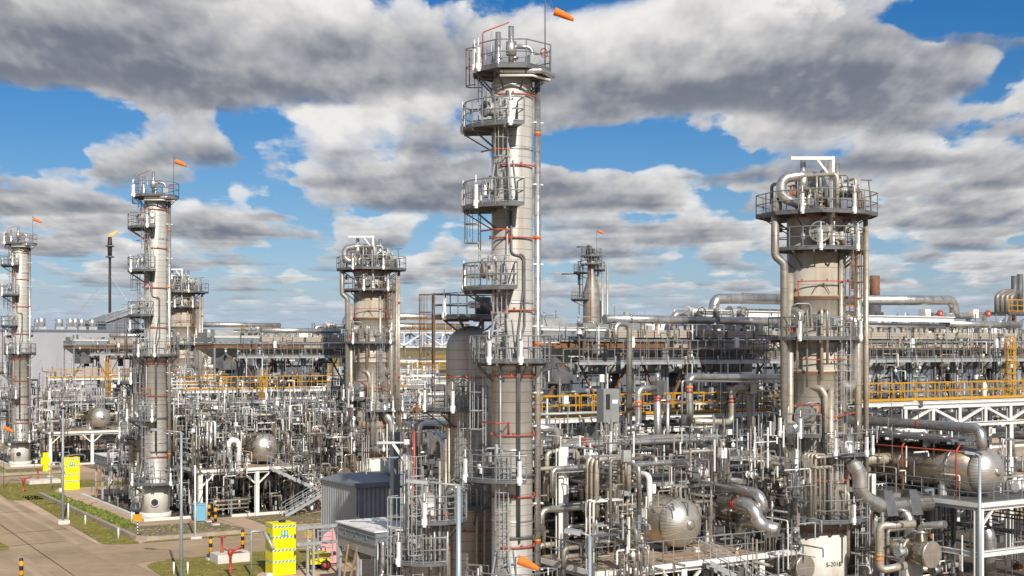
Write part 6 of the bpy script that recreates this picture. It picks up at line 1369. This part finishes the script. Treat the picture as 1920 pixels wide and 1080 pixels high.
# ================================================================== sky, sun, camera
def camera():
    cam=bpy.data.cameras.new('camera'); o=bpy.data.objects.new('camera',cam); sc.collection.objects.link(o)
    o.location=(0,0,14); o.rotation_euler=(R(90),0,0)
    cam.sensor_width=36; cam.lens=2416/1920*36; cam.shift_y=113/1920; cam.clip_end=30000; cam.clip_start=1
    sc.camera=o
def sky():
    w=bpy.data.worlds.new('World'); sc.world=w; w.use_nodes=True
    nt=w.node_tree; N=nt.nodes; L=nt.links; N.clear()
    def new(t,**k):
        n=N.new(t)
        for a,b in k.items(): setattr(n,a,b)
        return n
    def S(v,inp):
        if isinstance(v,(int,float)): inp.default_value=v
        elif isinstance(v,tuple): inp.default_value=v
        else: L.new(v,inp)
    def M(op,a,b=None,c=None,clamp=False):
        n=new('ShaderNodeMath',operation=op,use_clamp=clamp); S(a,n.inputs[0])
        if b is not None: S(b,n.inputs[1])
        if c is not None: S(c,n.inputs[2])
        return n.outputs[0]
    def MR(v,a,b,c,d,smooth=True):
        n=new('ShaderNodeMapRange',interpolation_type='SMOOTHSTEP' if smooth else 'LINEAR'); 
        for i,x in enumerate((v,a,b,c,d)): S(x,n.inputs[i])
        return n.outputs[0]
    def MIX(f,a,b):
        n=new('ShaderNodeMix',data_type='RGBA'); S(f,n.inputs[0]); S(a,n.inputs[6]); S(b,n.inputs[7]); return n.outputs[2]
    tc=new('ShaderNodeTexCoord'); sep=new('ShaderNodeSeparateXYZ'); L.new(tc.outputs['Generated'],sep.inputs[0])
    x,y,z=sep.outputs
    hor=M('SQRT',M('ADD',M('MULTIPLY',x,x),M('MULTIPLY',y,y)))
    e=M('MAXIMUM',M('DIVIDE',z,M('MAXIMUM',hor,1e-4)),0.004)
    ux=M('DIVIDE',x,hor); uy=M('DIVIDE',y,hor)
    es=M('ADD',e,0.012)            # earth curvature: layers do not pile up without end
    D0=M('DIVIDE',1.0,es)
    bx=M('MULTIPLY',ux,D0); by=M('MULTIPLY',uy,D0)
    # broad pattern of cover and gaps (positions in units of the cloud base height)
    bias=0.0
    def blob(px,py,sx,sy,a):
        ee=(653-py)/2416+.012; X=(px-960)/2416/ee; Y=1/ee
        dx=M('DIVIDE',M('SUBTRACT',bx,X),sx); dy=M('DIVIDE',M('SUBTRACT',by,Y),sy)
        return M('MULTIPLY',M('EXPONENT',M('MULTIPLY',M('ADD',M('MULTIPLY',dx,dx),M('MULTIPLY',dy,dy)),-1.0)),a)
    for b in BLOBS: bias=M('ADD',bias,blob(*b))
    skyt=new('ShaderNodeTexSky',sky_type='NISHITA',sun_disc=False,sun_elevation=SUN_EL,sun_rotation=SUN_AZ,altitude=100,air_density=1.0,dust_density=.6,ozone_density=2.5)
    K=NSLAB; H1=1.42
    wn=new('ShaderNodeTexWhiteNoise',noise_dimensions='3D'); vs=new('ShaderNodeVectorMath',operation='SCALE'); L.new(tc.outputs['Generated'],vs.inputs[0]); vs.inputs['Scale'].default_value=7919.0; L.new(vs.outputs[0],wn.inputs['Vector'])
    JIT=M('MULTIPLY',M('SUBTRACT',wn.outputs['Value'],.5),(H1-1)/(K-1))
    def NZ(zz,sh,H,det,sc=1.0):
        c=new('ShaderNodeCombineXYZ'); L.new(M('MULTIPLY',bx,H),c.inputs[0]); S(M('ADD',M('MULTIPLY',by,H),sh),c.inputs[1]); c.inputs[2].default_value=zz
        mp=new('ShaderNodeMapping'); L.new(c.outputs[0],mp.inputs[0]); mp.inputs[1].default_value=OFFS; mp.inputs[3].default_value=(SCALE*sc,)*3
        n=new('ShaderNodeTexNoise',noise_dimensions='3D'); L.new(mp.outputs[0],n.inputs['Vector'])
        n.inputs['Scale'].default_value=1; n.inputs['Detail'].default_value=det; n.inputs['Roughness'].default_value=.52; n.inputs['Lacunarity'].default_value=2.3
        return n.outputs[0]
    az=M('ARCTAN2',x,y); ea=M('ADD',e,.03)
    def ANG(sh,k,det,w):
        c=new('ShaderNodeCombineXYZ'); L.new(M('MULTIPLY',M('DIVIDE',az,M('POWER',ea,.4)),k*2.1),c.inputs[0]); L.new(M('MULTIPLY',M('ADD',M('LOGARITHM',ea,math.e),sh),k*1.0),c.inputs[1]); c.inputs[2].default_value=w
        n=new('ShaderNodeTexNoise',noise_dimensions='3D'); L.new(c.outputs[0],n.inputs['Vector'])
        n.inputs['Scale'].default_value=1; n.inputs['Detail'].default_value=det; n.inputs['Roughness'].default_value=.6
        return n.outputs[0]
    DET=MR(e,.02,.2,1.2,3.0,False)
    puff=M('SUBTRACT',ANG(0,7,6,3.3),.5)
    relief=M('MULTIPLY',M('SUBTRACT',ANG(0,7,3,3.3),ANG(.07,7,3,3.3)),.95)
    emb=M('MULTIPLY',M('SUBTRACT',NZ(.05,0,1.06,4),NZ(.05,-.22,1.06,4)),EMB)
    bias=M('SUBTRACT',bias,MR(e,.02,.15,.095,0.0))
    bias=M('ADD',bias,M('MULTIPLY',M('SUBTRACT',NZ(2.2,0,1.1,2,.45),.5),.45))
    col=None
    trans=None
    for i in range(K):
        t=i/(K-1)
        H=M('ADD',JIT,1+(H1-1)*t)
        c=new('ShaderNodeCombineXYZ'); L.new(M('MULTIPLY',bx,H),c.inputs[0]); L.new(M('MULTIPLY',by,H),c.inputs[1]); c.inputs[2].default_value=t*.5
        mp=new('ShaderNodeMapping'); L.new(c.outputs[0],mp.inputs[0]); mp.inputs[1].default_value=OFFS; mp.inputs[3].default_value=(SCALE,SCALE,SCALE)
        n=new('ShaderNodeTexNoise',noise_dimensions='3D'); L.new(mp.outputs[0],n.inputs['Vector'])
        n.inputs['Scale'].default_value=1; S(DET,n.inputs['Detail']); n.inputs['Roughness'].default_value=.50; n.inputs['Lacunarity'].default_value=2.3
        d=M('ADD',M('ADD',n.outputs[0],bias),M('MULTIPLY',puff,PUFF))
        th=THR+.03*t+.11*t**3
        a=MR(d,th,th+.03,0.0,.62)
        # light: bases grey, tops and thin edges bright
        lit=M('ADD',M('ADD',MR(M('SUBTRACT',d,th),0.0,.17,.30,-.04),1.0*t**.8),M('ADD',emb,relief),clamp=True)
        cc=MIX(lit,(.20,.228,.285,1),(1.0,.975,.94,1))
        if col is None:
            n2=new('ShaderNodeMix',data_type='RGBA'); S(a,n2.inputs[0]); n2.inputs[6].default_value=(0,0,0,1); L.new(cc,n2.inputs[7]); col=n2.outputs[2]
            trans=M('SUBTRACT',1.0,a)
        else:
            wgt=M('MULTIPLY',trans,a)
            sc_=new('ShaderNodeVectorMath',operation='SCALE'); L.new(cc,sc_.inputs[0]); L.new(wgt,sc_.inputs['Scale'])
            ad=new('ShaderNodeVectorMath',operation='ADD'); L.new(col,ad.inputs[0]); L.new(sc_.outputs[0],ad.inputs[1]); col=ad.outputs[0]
            trans=M('MULTIPLY',trans,M('SUBTRACT',1.0,a))
    # thin far clouds melt into the horizon air
    fade=MR(e,0.0,.05,.55,1.0)
    cov=M('MULTIPLY',M('SUBTRACT',1.0,trans),fade)
    inv=M('DIVIDE',1.0,M('MAXIMUM',M('SUBTRACT',1.0,trans),.001))
    cn=new('ShaderNodeVectorMath',operation='SCALE'); L.new(col,cn.inputs[0]); L.new(inv,cn.inputs['Scale'])
    cl=new('ShaderNodeVectorMath',operation='SCALE'); L.new(cn.outputs[0],cl.inputs[0]); cl.inputs['Scale'].default_value=CLOUDGAIN
    hs=new('ShaderNodeHueSaturation'); hs.inputs['Saturation'].default_value=1.48; hs.inputs['Value'].default_value=SKYV; L.new(skyt.outputs[0],hs.inputs['Color'])
    hz=MIX(MR(e,0.0,.12,1.0,0.0),(.92,.93,1.08,1),(.80,.84,1.2,1)); vm=new('ShaderNodeVectorMath',operation='MULTIPLY'); L.new(hs.outputs[0],vm.inputs[0]); L.new(hz,vm.inputs[1])
    out=MIX(cov,vm.outputs[0],cl.outputs[0])
    out=MIX(MR(e,0.0,.06,.75,0.0),out,(4.0,5.4,7.4,1))
    bg=new('ShaderNodeBackground'); bg.inputs[1].default_value=.1; L.new(out,bg.inputs[0])
    ow=new('ShaderNodeOutputWorld'); L.new(bg.outputs[0],ow.inputs[0])
    w.cycles.sampling_method='MANUAL'; w.cycles.sample_map_resolution=512
BLOBS=[(760,170,1.2,.9,.05),(1500,130,.9,.8,.065),(300,60,.8,.5,.06),(150,215,.5,.35,-.12),(1250,290,.7,.4,-.16),(1850,20,.45,.35,-.25),(560,400,.8,1.6,-.10),(150,400,1.,2,.06),(1020,380,2,2,.05),(1640,270,.6,.5,-.06),(1800,390,1,2,.04)]
EMB=.35; PUFF=.22; NSLAB=18; OFFS=(0,3.3,1); SCALE=1.1; THR=.524; CLOUDGAIN=8.6; SKYV=.76

sun = bpy.data.lights.new('sun', 'SUN'); sun.energy = 5.0; sun.angle = R(.5); sun.color = (1.0, .93, .82)
so = bpy.data.objects.new('sun', sun); COL.objects.link(so)
sd = Vector((math.sin(SUN_AZ)*math.cos(SUN_EL), math.cos(SUN_AZ)*math.cos(SUN_EL), math.sin(SUN_EL)))
so.rotation_euler = sd.to_track_quat('Z', 'Y').to_euler()
sc.view_settings.view_transform = 'Standard'; sc.view_settings.look = 'None'; sc.view_settings.exposure = 0.03; sc.view_settings.gamma = 1
camera(); sky()
sc.cycles.max_bounces = 5; sc.cycles.diffuse_bounces = 1; sc.cycles.glossy_bounces = 3
